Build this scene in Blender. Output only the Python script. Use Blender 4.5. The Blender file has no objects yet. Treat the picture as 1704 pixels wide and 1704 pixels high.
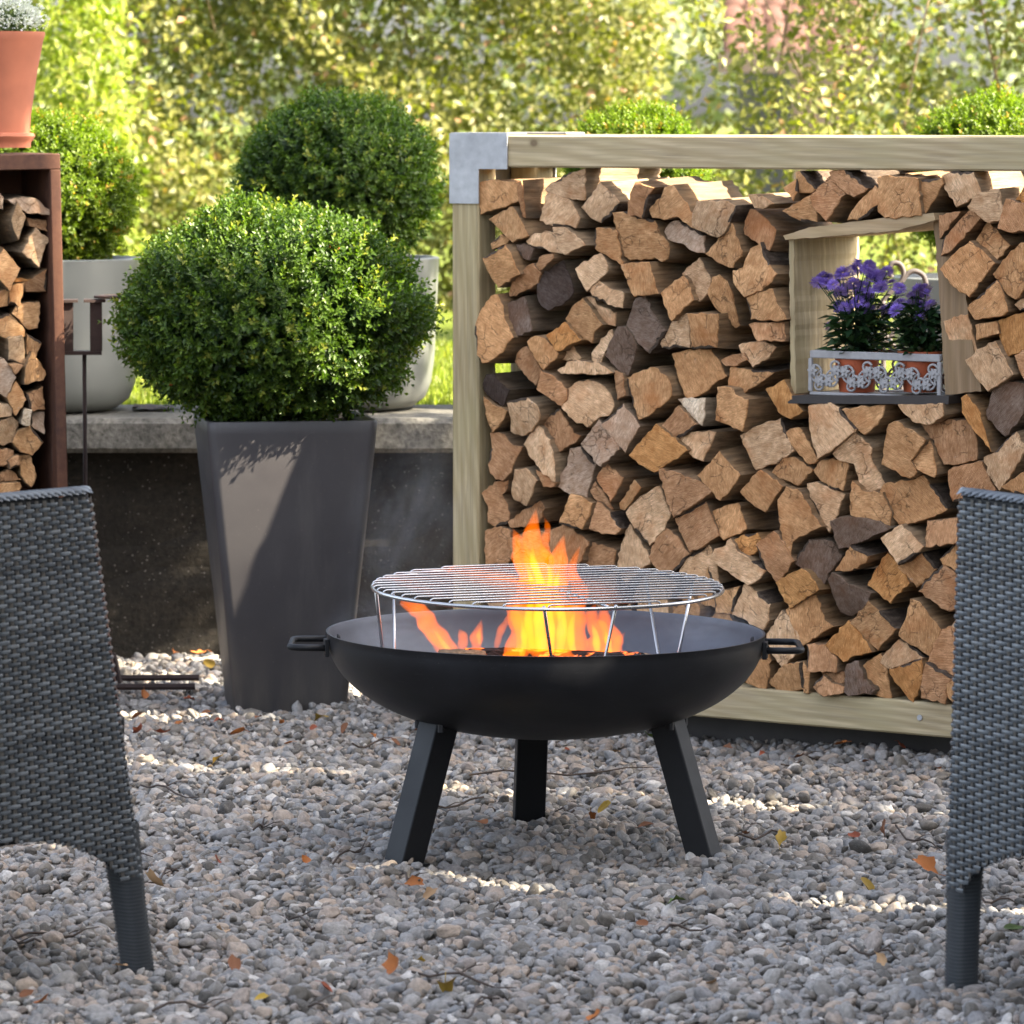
import bpy, math, random
import numpy as np
from mathutils import Vector, Matrix

R = math.radians
scene = bpy.context.scene
col = scene.collection
rnd = random.Random(7)

# ------------------------------------------------------------------ camera
PITCH = R(4.91)
FPX, PC, CAM_H = 7700.0, 852.0, 1.333
cam_data = bpy.data.cameras.new('camera')
cam = bpy.data.objects.new('camera', cam_data)
col.objects.link(cam)
cam.location = (0, 0, CAM_H)
cam.rotation_euler = (math.pi / 2 - PITCH, 0, 0)
cam_data.sensor_width = 36
cam_data.lens = 36 * FPX / 1704
cam_data.clip_start = 0.1
cam_data.clip_end = 2000
cam_data.dof.use_dof = True
cam_data.dof.focus_distance = 8.65
cam_data.dof.aperture_fstop = 11.0
scene.camera = cam

# ------------------------------------------------------------------ light
SUN_EL = R(42)
SUN_H = Vector((0.913, -0.407, 0)).normalized()
SUN_DIR = Vector((SUN_H.x * math.cos(SUN_EL), SUN_H.y * math.cos(SUN_EL), math.sin(SUN_EL)))
world = bpy.data.worlds.new('World')
scene.world = world
world.use_nodes = True
wn = world.node_tree
wn.nodes.clear()
sky = wn.nodes.new('ShaderNodeTexSky')
sky.sky_type = 'NISHITA'
sky.sun_disc = False
sky.sun_elevation = SUN_EL
sky.sun_rotation = math.atan2(SUN_H.x, SUN_H.y)
sky.air_density = 0.8
sky.dust_density = 4.0
sky.ozone_density = 0.3
bg = wn.nodes.new('ShaderNodeBackground')
bg.inputs['Strength'].default_value = 0.115
wo = wn.nodes.new('ShaderNodeOutputWorld')
hs_ = wn.nodes.new('ShaderNodeHueSaturation')          # the camera's white balance for open shade
hs_.inputs['Saturation'].default_value = 0.62
wn.links.new(sky.outputs[0], hs_.inputs['Color'])
wn.links.new(hs_.outputs[0], bg.inputs[0])
wn.links.new(bg.outputs[0], wo.inputs[0])
sun_data = bpy.data.lights.new('sun', 'SUN')
sun_data.energy = 5.0
sun_data.angle = R(0.53)
sun_data.color = (1.0, 0.88, 0.69)
sun = bpy.data.objects.new('sun', sun_data)
col.objects.link(sun)
sun.rotation_euler = (-SUN_DIR).to_track_quat('-Z', 'Y').to_euler()
sun.location = SUN_DIR * 30

vs = scene.view_settings
scene.display_settings.display_device = 'sRGB'
vs.view_transform = 'Standard'
vs.look = 'None'
vs.exposure = 2.82
vs.gamma = 1.0
vs.use_curve_mapping = False
scene.cycles.use_denoising = True
try:
    scene.cycles.denoiser = 'OPENIMAGEDENOISE'
except Exception:
    pass
scene.cycles.max_bounces = 8
scene.cycles.diffuse_bounces = 2
scene.cycles.glossy_bounces = 3
scene.cycles.transmission_bounces = 5
scene.cycles.transparent_max_bounces = 8
scene.cycles.sample_clamp_indirect = 6.0
scene.cycles.caustics_reflective = False
scene.cycles.caustics_refractive = False

# ------------------------------------------------------------------ helpers
FWD = Vector((0, math.cos(PITCH), -math.sin(PITCH)))
UPV = Vector((0, math.sin(PITCH), math.cos(PITCH)))
EYE = Vector((0, 0, CAM_H))


def ray(px, py):
    return FWD * FPX + Vector((px - PC, 0, 0)) + UPV * (PC - py)


def at(px, py, y):            # place seen at that picture point, y metres away
    d = ray(px, py)
    return EYE + d * (y / d.y)


def on_z(px, py, z):
    d = ray(px, py)
    return EYE + d * ((z - CAM_H) / d.z)


def tag(o, label=None, cat=None, group=None, kind=None):
    if label: o['label'] = label
    if cat: o['category'] = cat
    if group: o['group'] = group
    if kind: o['kind'] = kind
    return o


def empty(name, loc=(0, 0, 0), rz=0.0, label=None, cat=None, group=None):
    o = bpy.data.objects.new(name, None)
    o.empty_display_size = 0.05
    col.objects.link(o)
    o.location = loc
    o.rotation_euler = (0, 0, rz)
    return tag(o, label, cat, group)


def link(name, me, mat=None, parent=None, loc=None, rot=None):
    o = bpy.data.objects.new(name, me)
    col.objects.link(o)
    if mat is not None and len(me.materials) == 0:
        me.materials.append(mat)
    if parent is not None: o.parent = parent
    if loc is not None: o.location = loc
    if rot is not None: o.rotation_euler = rot
    return o


class MB:
    def __init__(s):
        s.v = []; s.f = []; s.mi = []

    def add(s, vs_, fs, m=0):
        b = len(s.v)
        s.v += [tuple(p) for p in vs_]
        s.f += [tuple(i + b for i in f) for f in fs]
        s.mi += [m] * len(fs)
        return s

    def box(s, x0, x1, y0, y1, z0, z1, bev=0.0, m=0):
        if bev <= 0:
            vv = [(x, y, z) for z in (z0, z1) for y in (y0, y1) for x in (x0, x1)]
            return s.add(vv, [(0, 2, 3, 1), (4, 5, 7, 6), (0, 1, 5, 4), (2, 6, 7, 3), (0, 4, 6, 2), (1, 3, 7, 5)], m)
        b = bev
        def ring(ix, z):
            a0, a1, c0, c1 = x0 + ix, x1 - ix, y0 + ix, y1 - ix
            e = b
            return [(a0 + e, c0, z), (a1 - e, c0, z), (a1, c0 + e, z), (a1, c1 - e, z), (a1 - e, c1, z), (a0 + e, c1, z), (a0, c1 - e, z), (a0, c0 + e, z)]
        vv = ring(b, z0) + ring(0, z0 + b) + ring(0, z1 - b) + ring(b, z1)
        fs = [tuple(range(7, -1, -1)), tuple(range(24, 32))]
        for k in range(3):
            for i in range(8):
                j = (i + 1) % 8
                fs.append((k * 8 + i, k * 8 + j, k * 8 + 8 + j, k * 8 + 8 + i))
        return s.add(vv, fs, m)

    def tube(s, pts, rad, n=8, cap=True, m=0, flat=None):
        pts = [Vector(p) for p in pts]
        rads = rad if hasattr(rad, '__len__') else [rad] * len(pts)
        vv = []; fs = []
        prev = None
        for i, p in enumerate(pts):
            t = (pts[min(i + 1, len(pts) - 1)] - pts[max(i - 1, 0)])
            if t.length < 1e-9: t = Vector((0, 0, 1))
            t.normalize()
            if prev is None:
                a = Vector((0, 0, 1)) if abs(t.z) < 0.9 else Vector((0, 1, 0))
                if flat is not None: a = Vector(flat)
                nx = t.cross(a).normalized()
            else:
                nx = (prev - t * prev.dot(t)).normalized()
            prev = nx
            ny = t.cross(nx)
            for k in range(n):
                an = 2 * math.pi * k / n
                vv.append(p + nx * (rads[i] * math.cos(an)) + ny * (rads[i] * math.sin(an)))
        for i in range(len(pts) - 1):
            for k in range(n):
                k2 = (k + 1) % n
                fs.append((i * n + k, i * n + k2, (i + 1) * n + k2, (i + 1) * n + k))
        if cap:
            fs.append(tuple(range(n - 1, -1, -1)))
            b = (len(pts) - 1) * n
            fs.append(tuple(b + k for k in range(n)))
        return s.add(vv, fs, m)

    def lathe(s, prof, n=48, cx=0, cy=0, closed=False, m=0, sq=None):
        vv = []; fs = []
        for (r, z) in prof:
            for k in range(n):
                a = 2 * math.pi * k / n
                c, d = math.cos(a), math.sin(a)
                vv.append((cx + r * c, cy + r * d, z))
        for i in range(len(prof) - 1):
            for k in range(n):
                k2 = (k + 1) % n
                fs.append((i * n + k, i * n + k2, (i + 1) * n + k2, (i + 1) * n + k))
        return s.add(vv, fs, m)

    def disc(s, cx, cy, z, r, n=24, m=0):
        vv = [(cx, cy, z)] + [(cx + r * math.cos(2 * math.pi * k / n), cy + r * math.sin(2 * math.pi * k / n), z) for k in range(n)]
        return s.add(vv, [(0, 1 + k, 1 + (k + 1) % n) for k in range(n)], m)

    def prism(s, poly, y0, y1, m=0):      # poly in x,z extruded along y
        n = len(poly)
        vv = [(x, y0, z) for x, z in poly] + [(x, y1, z) for x, z in poly]
        fs = [tuple(range(n)), tuple(range(2 * n - 1, n - 1, -1))]
        for i in range(n):
            j = (i + 1) % n
            fs.append((i, i + n, j + n, j))
        return s.add(vv, fs, m)

    def mesh(s, name, mats, smooth=False):
        me = bpy.data.meshes.new(name)
        me.from_pydata(s.v, [], s.f)
        for mt in (mats if isinstance(mats, (list, tuple)) else [mats]):
            me.materials.append(mt)
        if any(s.mi): me.polygons.foreach_set('material_index', s.mi)
        if smooth: me.polygons.foreach_set('use_smooth', [True] * len(me.polygons))
        me.update()
        return me

    def build(s, name, mat, parent=None, smooth=False, loc=None, rot=None, fix=False):
        me = s.mesh(name, mat, smooth)
        if fix:
            import bmesh
            bm = bmesh.new(); bm.from_mesh(me)
            bmesh.ops.recalc_face_normals(bm, faces=bm.faces)
            bm.to_mesh(me); bm.free()
        return link(name, me, None, parent, loc, rot)


def auto_smooth(o, ang=40):
    me = o.data
    me.polygons.foreach_set('use_smooth', [True] * len(me.polygons))
    try:
        me.set_sharp_from_angle(angle=R(ang))
    except Exception:
        pass


def np_mesh(name, verts, faces4=None, faces3=None, mats=(), attrs=None, smooth=False):
    me = bpy.data.meshes.new(name)
    v = np.asarray(verts, np.float32)
    me.vertices.add(len(v))
    me.vertices.foreach_set('co', v.ravel())
    loops = []; starts = []; pos = 0
    if faces4 is not None and len(faces4):
        f = np.asarray(faces4, np.int32); loops.append(f.ravel()); starts.append(np.arange(len(f)) * 4 + pos); pos += f.size
    if faces3 is not None and len(faces3):
        f = np.asarray(faces3, np.int32); loops.append(f.ravel()); starts.append(np.arange(len(f)) * 3 + pos); pos += f.size
    loops = np.concatenate(loops).astype(np.int32); starts = np.concatenate(starts).astype(np.int32)
    me.loops.add(len(loops)); me.loops.foreach_set('vertex_index', loops)
    me.polygons.add(len(starts)); me.polygons.foreach_set('loop_start', starts)
    if smooth: me.polygons.foreach_set('use_smooth', np.ones(len(starts), bool))
    for mt in mats: me.materials.append(mt)
    for k, a in (attrs or {}).items():
        at_ = me.attributes.new(k, 'FLOAT', 'POINT')
        at_.data.foreach_set('value', np.asarray(a, np.float32))
    me.update(calc_edges=True)
    return me


# ------------------------------------------------------------------ materials
class N:
    def __init__(s, name):
        s.m = bpy.data.materials.new(name)
        s.m.use_nodes = True
        s.t = s.m.node_tree
        s.t.nodes.clear()
        s.out = s.t.nodes.new('ShaderNodeOutputMaterial')

    def n(s, typ, **kw):
        nd = s.t.nodes.new('ShaderNode' + typ)
        for k, v in kw.items():
            if k.startswith('i_'):
                key = k[2:].replace('_', ' ')
                nd.inputs[key].default_value = v
            else:
                setattr(nd, k, v)
        return nd

    def l(s, a, b):
        s.t.links.new(a, b)

    def tex(s, kind='Object'):
        return s.n('TexCoord').outputs[kind]

    def mapping(s, src, scale=(1, 1, 1), rot=(0, 0, 0), loc=(0, 0, 0)):
        m = s.n('Mapping')
        m.inputs['Scale'].default_value = scale
        m.inputs['Rotation'].default_value = rot
        m.inputs['Location'].default_value = loc
        s.l(src, m.inputs['Vector'])
        return m.outputs[0]

    def noise(s, src, scale, detail=4, rough=0.55, out='Fac', dist=0.0):
        x = s.n('TexNoise')
        x.inputs['Scale'].default_value = scale
        x.inputs['Detail'].default_value = detail
        x.inputs['Roughness'].default_value = rough
        x.inputs['Distortion'].default_value = dist
        if src is not None: s.l(src, x.inputs['Vector'])
        return x.outputs[out]

    def ramp(s, src, stops, interp='LINEAR'):
        r = s.n('ValToRGB')
        r.color_ramp.interpolation = interp
        el = r.color_ramp.elements
        while len(el) < len(stops): el.new(0.5)
        for e, (p, c) in zip(el, stops):
            e.position = p
            e.color = (c[0], c[1], c[2], 1) if hasattr(c, '__len__') else (c, c, c, 1)
        s.l(src, r.inputs[0])
        return r.outputs[0]

    def mix(s, fac, a, b, blend='MIX'):
        m = s.n('Mix', data_type='RGBA', blend_type=blend)
        for sock, val in ((m.inputs[0], fac), (m.inputs[6], a), (m.inputs[7], b)):
            if hasattr(val, 'is_linked'): s.l(val, sock)
            elif hasattr(val, '__len__'): sock.default_value = (val[0], val[1], val[2], 1)
            else: sock.default_value = val
        return m.outputs[2]

    def math(s, op, a, b=None, c=None):
        m = s.n('Math', operation=op)
        for i, v in enumerate((a, b, c)):
            if v is None: continue
            if hasattr(v, 'is_linked'): s.l(v, m.inputs[i])
            else: m.inputs[i].default_value = v
        return m.outputs[0]

    def bump(s, h, strength=0.4, dist=0.002, normal=None):
        b = s.n('Bump')
        b.inputs['Strength'].default_value = strength
        b.inputs['Distance'].default_value = dist
        s.l(h, b.inputs['Height'])
        if normal is not None: s.l(normal, b.inputs['Normal'])
        return b.outputs[0]

    def bsdf(s, color, rough=0.6, metal=0.0, normal=None, spec=0.5, **kw):
        p = s.n('BsdfPrincipled')
        for key, val in (('Base Color', color), ('Roughness', rough), ('Metallic', metal), ('Specular IOR Level', spec)):
            if hasattr(val, 'is_linked'): s.l(val, p.inputs[key])
            elif hasattr(val, '__len__'): p.inputs[key].default_value = (val[0], val[1], val[2], 1)
            else: p.inputs[key].default_value = val
        if normal is not None: s.l(normal, p.inputs['Normal'])
        return p

    def done(s, shader):
        s.l(shader.outputs[0] if hasattr(shader, 'outputs') else shader, s.out.inputs['Surface'])
        return s.m


def m_simple(name, c, rough=0.6, metal=0.0, var=0.25, scale=30, bump=0.15, bdist=0.001, spec=0.5):
    k = N(name); tc = k.tex()
    n1 = k.noise(tc, scale, 5)
    n2 = k.noise(tc, scale * 0.15, 3)
    cc = k.mix(n1, [x * (1 - var) for x in c], [min(1, x * (1 + var)) for x in c])
    cc = k.mix(k.math('MULTIPLY', n2, 0.5), cc, [x * (1 - var) for x in c])
    rr = k.math('ADD', k.math('MULTIPLY', n2, 0.2), rough - 0.1)
    return k.done(k.bsdf(cc, rr, metal, k.bump(n1, bump, bdist), spec))


def mat_leaf(name, dark, light, trans=0.3, rough=0.38, hue=None):
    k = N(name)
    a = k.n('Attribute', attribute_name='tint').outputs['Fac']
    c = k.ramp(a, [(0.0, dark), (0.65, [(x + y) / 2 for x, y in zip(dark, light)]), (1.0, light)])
    if hue: c = k.mix(k.math('GREATER_THAN', a, 0.965), c, hue)
    p = k.bsdf(c, rough, 0, None, 0.32)
    t = k.n('BsdfTranslucent')
    bright = k.mix(1.0, c, (1.5, 1.75, 0.45), 'MULTIPLY')
    k.l(bright, t.inputs[0])
    ms = k.n('MixShader'); ms.inputs[0].default_value = trans
    k.l(p.outputs[0], ms.inputs[1]); k.l(t.outputs[0], ms.inputs[2])
    return k.done(ms)


def mat_log_end():
    k = N('log_end_grain'); tc = k.tex()
    oi = k.n('ObjectInfo')
    vr = k.n('VectorRotate', rotation_type='Y_AXIS')
    k.l(tc, vr.inputs['Vector'])
    k.l(k.math('MULTIPLY', oi.outputs['Random'], 25.0), vr.inputs['Angle'])
    off = k.n('VectorMath', operation='ADD')
    k.l(vr.outputs[0], off.inputs[0])
    sc = k.n('VectorMath', operation='SCALE'); sc.inputs[0].default_value = (3.1, 1.7, 2.3)
    k.l(k.math('MULTIPLY', oi.outputs['Random'], 7.0), sc.inputs['Scale'])
    k.l(sc.outputs[0], off.inputs[1])
    co = off.outputs[0]
    fine = k.noise(k.mapping(co, (1, 1, 0.22)), 330, 4, 0.65)
    mid = k.noise(co, 55, 5, 0.65)
    big = k.noise(co, 14, 3, 0.5)
    wv = k.n('TexWave', wave_type='BANDS', bands_direction='X', wave_profile='SIN')
    wv.inputs['Scale'].default_value = 95; wv.inputs['Distortion'].default_value = 5.0
    wv.inputs['Detail'].default_value = 3; wv.inputs['Detail Scale'].default_value = 1.4
    k.l(co, wv.inputs['Vector'])
    rg = k.n('TexWave', wave_type='RINGS', rings_direction='Y', wave_profile='SAW')
    rg.inputs['Scale'].default_value = 75; rg.inputs['Distortion'].default_value = 3.0
    rg.inputs['Detail'].default_value = 2
    k.l(vr.outputs[0], rg.inputs['Vector'])
    saw = k.math('MULTIPLY', wv.outputs['Fac'], k.ramp(big, [(0.28, 0.0), (0.55, 1.0)]))
    base = oi.outputs['Color']
    c = k.mix(k.ramp(mid, [(0.34, 0.0), (0.66, 1.0)]), k.mix(1.0, base, (0.72, 0.62, 0.52), 'MULTIPLY'), k.mix(1.0, base, (1.28, 1.28, 1.26), 'MULTIPLY'))
    c = k.mix(k.math('MULTIPLY', saw, 0.55), c, k.mix(1.0, base, (0.50, 0.38, 0.28), 'MULTIPLY'))
    c = k.mix(k.math('MULTIPLY', rg.outputs['Fac'], 0.28), c, k.mix(1.0, base, (0.6, 0.48, 0.36), 'MULTIPLY'))
    c = k.mix(k.ramp(fine, [(0.42, 0.0), (0.66, 0.75)]), c, k.mix(1.0, base, (0.45, 0.36, 0.28), 'MULTIPLY'))
    # stains
    sp = k.ramp(k.noise(k.mapping(co, loc=(2, 9, 4)), 120, 4, 0.7), [(0.62, 0.0), (0.70, 0.45)])
    c = k.mix(sp, c, k.mix(1.0, base, (0.3, 0.22, 0.16), 'MULTIPLY'))
    st = k.ramp(k.noise(co, 11, 4, 0.65), [(0.52, 0.0), (0.70, 0.5)])
    c = k.mix(st, c, k.mix(1.0, base, (0.62, 0.36, 0.2), 'MULTIPLY'))
    wh = k.ramp(k.noise(k.mapping(co, loc=(5, 3, 1)), 40, 6, 0.75), [(0.66, 0.0), (0.74, 0.6)])
    c = k.mix(wh, c, (0.70, 0.63, 0.54))
    # checks / cracks
    vo = k.n('TexVoronoi', feature='DISTANCE_TO_EDGE')
    vo.inputs['Scale'].default_value = 26
    dm = k.n('VectorMath', operation='ADD')
    nz = k.n('TexNoise'); nz.inputs['Scale'].default_value = 30; nz.inputs['Detail'].default_value = 4
    k.l(co, nz.inputs['Vector'])
    s2 = k.n('VectorMath', operation='SCALE'); s2.inputs['Scale'].default_value = 0.045
    k.l(nz.outputs['Color'], s2.inputs[0])
    k.l(co, dm.inputs[0]); k.l(s2.outputs[0], dm.inputs[1])
    k.l(dm.outputs[0], vo.inputs['Vector'])
    crk = k.math('MULTIPLY', k.ramp(vo.outputs['Distance'], [(0.0, 1.0), (0.03, 0.0)]),
                 k.ramp(k.noise(co, 17, 2), [(0.53, 0.0), (0.58, 1.0)]))
    c = k.mix(k.math('MULTIPLY', crk, 0.7), c, (0.06, 0.036, 0.02))
    h = k.math('ADD', k.math('MULTIPLY', fine, 0.5), k.math('ADD', k.math('MULTIPLY', mid, 0.8), k.math('MULTIPLY', saw, 0.7)))
    h = k.math('SUBTRACT', h, k.math('MULTIPLY', crk, 1.5))
    return k.done(k.bsdf(c, 0.82, 0, k.bump(h, 0.7, 0.0026), 0.2))


def mat_log_side():
    k = N('log_split_side'); tc = k.tex(); oi = k.n('ObjectInfo')
    mp = k.mapping(tc, (1, 0.07, 1))
    off = k.n('VectorMath', operation='ADD'); k.l(mp, off.inputs[0])
    sc = k.n('VectorMath', operation='SCALE'); sc.inputs[0].default_value = (4, 0, 3)
    k.l(oi.outputs['Random'], sc.inputs['Scale']); k.l(sc.outputs[0], off.inputs[1])
    g = k.noise(off.outputs[0], 130, 5, 0.65)
    b = k.noise(k.mapping(tc, (1, .35, 1)), 16, 4, 0.6)
    base = k.mix(0.72, oi.outputs['Color'], (0.155, 0.115, 0.075))
    c = k.mix(k.ramp(g, [(0.32, 0.0), (0.7, 1.0)]), k.mix(1.0, base, (0.42, 0.38, 0.34), 'MULTIPLY'), k.mix(1.0, base, (1.15, 1.1, 1.0), 'MULTIPLY'))
    c = k.mix(k.ramp(b, [(0.45, 0.0), (0.68, 0.75)]), c, (0.11, 0.095, 0.07))
    return k.done(k.bsdf(c, 0.85, 0, k.bump(g, 0.9, 0.003), 0.2))


def mat_bark():
    k = N('log_bark'); tc = k.tex()
    g = k.noise(k.mapping(tc, (1, 0.25, 1)), 90, 5, 0.7)
    c = k.ramp(g, [(0.3, (0.03, 0.022, 0.017)), (0.55, (0.085, 0.062, 0.045)), (0.75, (0.17, 0.135, 0.10))])
    return k.done(k.bsdf(c, 0.9, 0, k.bump(g, 1.0, 0.005), 0.15))


def mat_bowl():
    k = N('sooty_steel'); tc = k.tex()
    n1 = k.noise(tc, 7, 5, 0.65); n2 = k.noise(k.mapping(tc, (1, 1, 9)), 30, 5, 0.7); n3 = k.noise(tc, 150, 3, 0.7)
    c = k.ramp(n1, [(0.3, (0.009, 0.0092, 0.0105)), (0.6, (0.019, 0.0195, 0.022)), (0.8, (0.032, 0.028, 0.026))])
    c = k.mix(k.ramp(n2, [(0.6, 0.0), (0.72, 0.35)]), c, (0.055, 0.055, 0.058))
    c = k.mix(k.ramp(n3, [(0.68, 0.0), (0.75, 0.5)]), c, (0.10, 0.095, 0.09))
    r_ = k.math('ADD', 0.34, k.math('MULTIPLY', n1, 0.3))
    return k.done(k.bsdf(c, r_, 0.35, k.bump(n3, 0.12, 0.0008), 0.4))


def mat_ember():
    k = N('glowing_charcoal'); tc = k.tex()
    n1 = k.noise(tc, 45, 5, 0.7)
    c = k.ramp(n1, [(0.35, (0.010, 0.009, 0.009)), (0.6, (0.03, 0.028, 0.027)), (0.75, (0.28, 0.27, 0.26))])
    p = k.bsdf(c, 0.9, 0, k.bump(n1, 1.0, 0.006), 0.1)
    p.inputs['Emission Color'].default_value = (1.0, 0.16, 0.02, 1)
    k.l(k.ramp(k.noise(tc, 28, 3, 0.6), [(0.54, 0.0), (0.66, 0.7)]), p.inputs['Emission Strength'])
    return k.done(p)


def mat_timber_dir(name, axis, base=(0.52, 0.415, 0.255)):
    k = N(name); tc = k.tex()
    s = [1, 1, 1]; s[axis] = 0.035
    g = k.noise(k.mapping(tc, s), 130, 4, 0.6, dist=0.6)
    s2 = [1, 1, 1]; s2[axis] = 0.12
    wv = k.n('TexWave', wave_type='BANDS', bands_direction='DIAGONAL', wave_profile='SIN')
    wv.inputs['Scale'].default_value = 26; wv.inputs['Distortion'].default_value = 7; wv.inputs['Detail'].default_value = 2
    wv.inputs['Detail Scale'].default_value = 0.8
    k.l(k.mapping(tc, s2), wv.inputs['Vector'])
    big = k.noise(tc, 6, 3)
    c = k.mix(k.ramp(g, [(0.3, 0.0), (0.7, 1.0)]), [x * 0.6 for x in base], [x * 1.15 for x in base])
    c = k.mix(k.math('MULTIPLY', wv.outputs['Fac'], 0.5), c, [x * y for x, y in zip(base, (0.6, 0.56, 0.45))])
    c = k.mix(k.ramp(big, [(0.4, 0.0), (0.75, 0.45)]), c, [base[0] * 0.72, base[1] * 0.78, base[2] * 0.68])
    vo = k.n('TexVoronoi', feature='F1'); vo.inputs['Scale'].default_value = 5.2
    s3 = [1, 1, 1]; s3[axis] = 0.75
    k.l(k.mapping(tc, s3, loc=(.31, .77, .19)), vo.inputs['Vector'])
    kn = k.ramp(vo.outputs['Distance'], [(0.0, 0.6), (0.02, 1.0), (0.032, 0.9), (0.05, 0.25), (0.075, 0.0)])
    c = k.mix(k.math('MULTIPLY', kn, 0.8), c, (0.12, 0.075, 0.04))
    return k.done(k.bsdf(c, 0.72, 0, k.bump(g, 0.35, 0.001), 0.25))


def mat_pebble():
    k = N('pebble'); tc = k.tex()
    oi = k.n('ObjectInfo')
    c = k.ramp(oi.outputs['Random'], [(0.0, (0.065, 0.06, 0.054)), (0.18, (0.165, 0.148, 0.125)), (0.34, (0.225, 0.222, 0.22)),
                                      (0.5, (0.295, 0.278, 0.255)), (0.66, (0.178, 0.184, 0.193)), (0.78, (0.33, 0.265, 0.207)), (0.9, (0.25, 0.215, 0.19)), (1.0, (0.50, 0.48, 0.45))])
    off = k.n('VectorMath', operation='ADD'); k.l(tc, off.inputs[0])
    sc = k.n('VectorMath', operation='SCALE'); sc.inputs[0].default_value = (40, 17, 29)
    k.l(oi.outputs['Random'], sc.inputs['Scale']); k.l(sc.outputs[0], off.inputs[1])
    n1 = k.noise(off.outputs[0], 2.2, 6, 0.7)
    n2 = k.noise(off.outputs[0], 9, 3, 0.7)
    c = k.mix(k.ramp(n1, [(0.3, 0.0), (0.7, 1.0)]), k.mix(1.0, c, (0.6, 0.59, 0.57), 'MULTIPLY'), k.mix(1.0, c, (1.3, 1.28, 1.25), 'MULTIPLY'))
    c = k.mix(k.ramp(n2, [(0.6, 0.0), (0.72, 0.35)]), c, (0.55, 0.53, 0.5))
    return k.done(k.bsdf(c, 0.62, 0, k.bump(n2, 0.25, 0.05), 0.35))


def mat_rust():
    k = N('corten_rust'); tc = k.tex()
    n1 = k.noise(tc, 60, 6, 0.7); n2 = k.noise(k.mapping(tc, (1, 1, 0.25)), 9, 4)
    c = k.ramp(n2, [(0.25, (0.035, 0.020, 0.018)), (0.5, (0.085, 0.036, 0.022)), (0.75, (0.15, 0.06, 0.026))])
    c = k.mix(k.ramp(n1, [(0.35, 0.0), (0.7, 0.7)]), c, (0.13, 0.062, 0.036))
    w = k.ramp(k.noise(k.mapping(tc, (1, 1, 0.3)), 30, 5, 0.7), [(0.6, 0.0), (0.72, 0.35)])
    c = k.mix(w, c, (0.17, 0.145, 0.14))
    return k.done(k.bsdf(c, 0.75, 0.1, k.bump(n1, 0.3, 0.001), 0.3))


def mat_concrete(name, dark, light, scale=60, speck=0.0):
    k = N(name); tc = k.tex()
    n1 = k.noise(tc, scale, 6, 0.7); n2 = k.noise(tc, scale * 0.08, 4)
    c = k.ramp(n1, [(0.3, dark), (0.7, light)])
    c = k.mix(k.ramp(n2, [(0.4, 0.0), (0.7, 0.6)]), c, [x * 0.8 for x in dark])
    if speck:
        vo = k.n('TexVoronoi', feature='F1'); vo.inputs['Scale'].default_value = 85
        k.l(tc, vo.inputs['Vector'])
        sp = k.math('MULTIPLY', k.ramp(vo.outputs['Distance'], [(0.16, 1.0), (0.3, 0.0)]), k.ramp(k.n('SeparateColor').outputs[0], [(0, 0), (1, 1)]) if False else k.ramp(k.noise(tc, 130, 1), [(0.56, 0.0), (0.62, 1.0)]))
        c = k.mix(k.math('MULTIPLY', sp, speck), c, (0.5, 0.47, 0.42))
    return k.done(k.bsdf(c, 0.85, 0, k.bump(n1, 0.8, 0.006), 0.25))


def mat_emit_volume(name, colr, strength, soot=22.0):
    k = N(name)
    e = k.n('Emission'); e.inputs[0].default_value = (*colr, 1); e.inputs[1].default_value = strength
    ab = k.n('VolumeAbsorption'); ab.inputs['Color'].default_value = (0, 0, 0, 1); ab.inputs['Density'].default_value = soot
    ad = k.n('AddShader'); k.l(e.outputs[0], ad.inputs[0]); k.l(ab.outputs[0], ad.inputs[1])
    k.l(ad.outputs[0], k.out.inputs['Volume'])
    return k.m


def mat_smoke(name, colr, dens):
    k = N(name); tc = k.tex()
    ln = k.n('VectorMath', operation='LENGTH'); k.l(tc, ln.inputs[0])
    fall = k.math('POWER', k.math('MAXIMUM', k.math('SUBTRACT', 1.0, ln.outputs['Value']), 0.0), 1.2)
    nz = k.ramp(k.noise(tc, 2.6, 3, 0.6, dist=0.8), [(0.38, 0.0), (0.68, 1.0)])
    e = k.n('VolumePrincipled')
    e.inputs['Color'].default_value = (*colr, 1)
    e.inputs['Anisotropy'].default_value = 0.2
    k.l(k.math('MULTIPLY', k.math('MULTIPLY', fall, nz), dens), e.inputs['Density'])
    k.l(e.outputs[0], k.out.inputs['Volume'])
    return k.m


M = {}
M['bark'] = mat_bark(); M['end'] = mat_log_end(); M['side'] = mat_log_side()
M['tim_x'] = mat_timber_dir('timber_grain_along_x', 0)
M['tim_y'] = mat_timber_dir('timber_grain_along_y', 1)
M['tim_z'] = mat_timber_dir('timber_grain_along_z', 2, (0.48, 0.385, 0.225))
M['board_z'] = mat_timber_dir('raw_board_upright', 2, (0.46, 0.36, 0.21))
M['board_rough'] = mat_timber_dir('rough_split_board', 2, (0.30, 0.20, 0.115))
M['board_x'] = mat_timber_dir('raw_board_flat', 0, (0.50, 0.36, 0.21))
M['board_dark'] = m_simple('dark_board', (0.035, 0.028, 0.024), 0.6, 0, 0.4, 40)
M['zinc'] = m_simple('galvanised_steel', (0.46, 0.47, 0.48), 0.5, 0.5, 0.4, 45, 0.15)
M['zinc_pot'] = m_simple('grey_green_pot', (0.14, 0.148, 0.137), 0.42, 0.0, 0.12, 9, 0.08)
k = N('anthracite_planter'); tc = k.tex()
n1 = k.noise(k.mapping(tc, (1, 1, 0.12)), 16, 5, 0.65); n2 = k.noise(tc, 5, 4, 0.6); n3 = k.noise(tc, 210, 2, 0.6)
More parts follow.
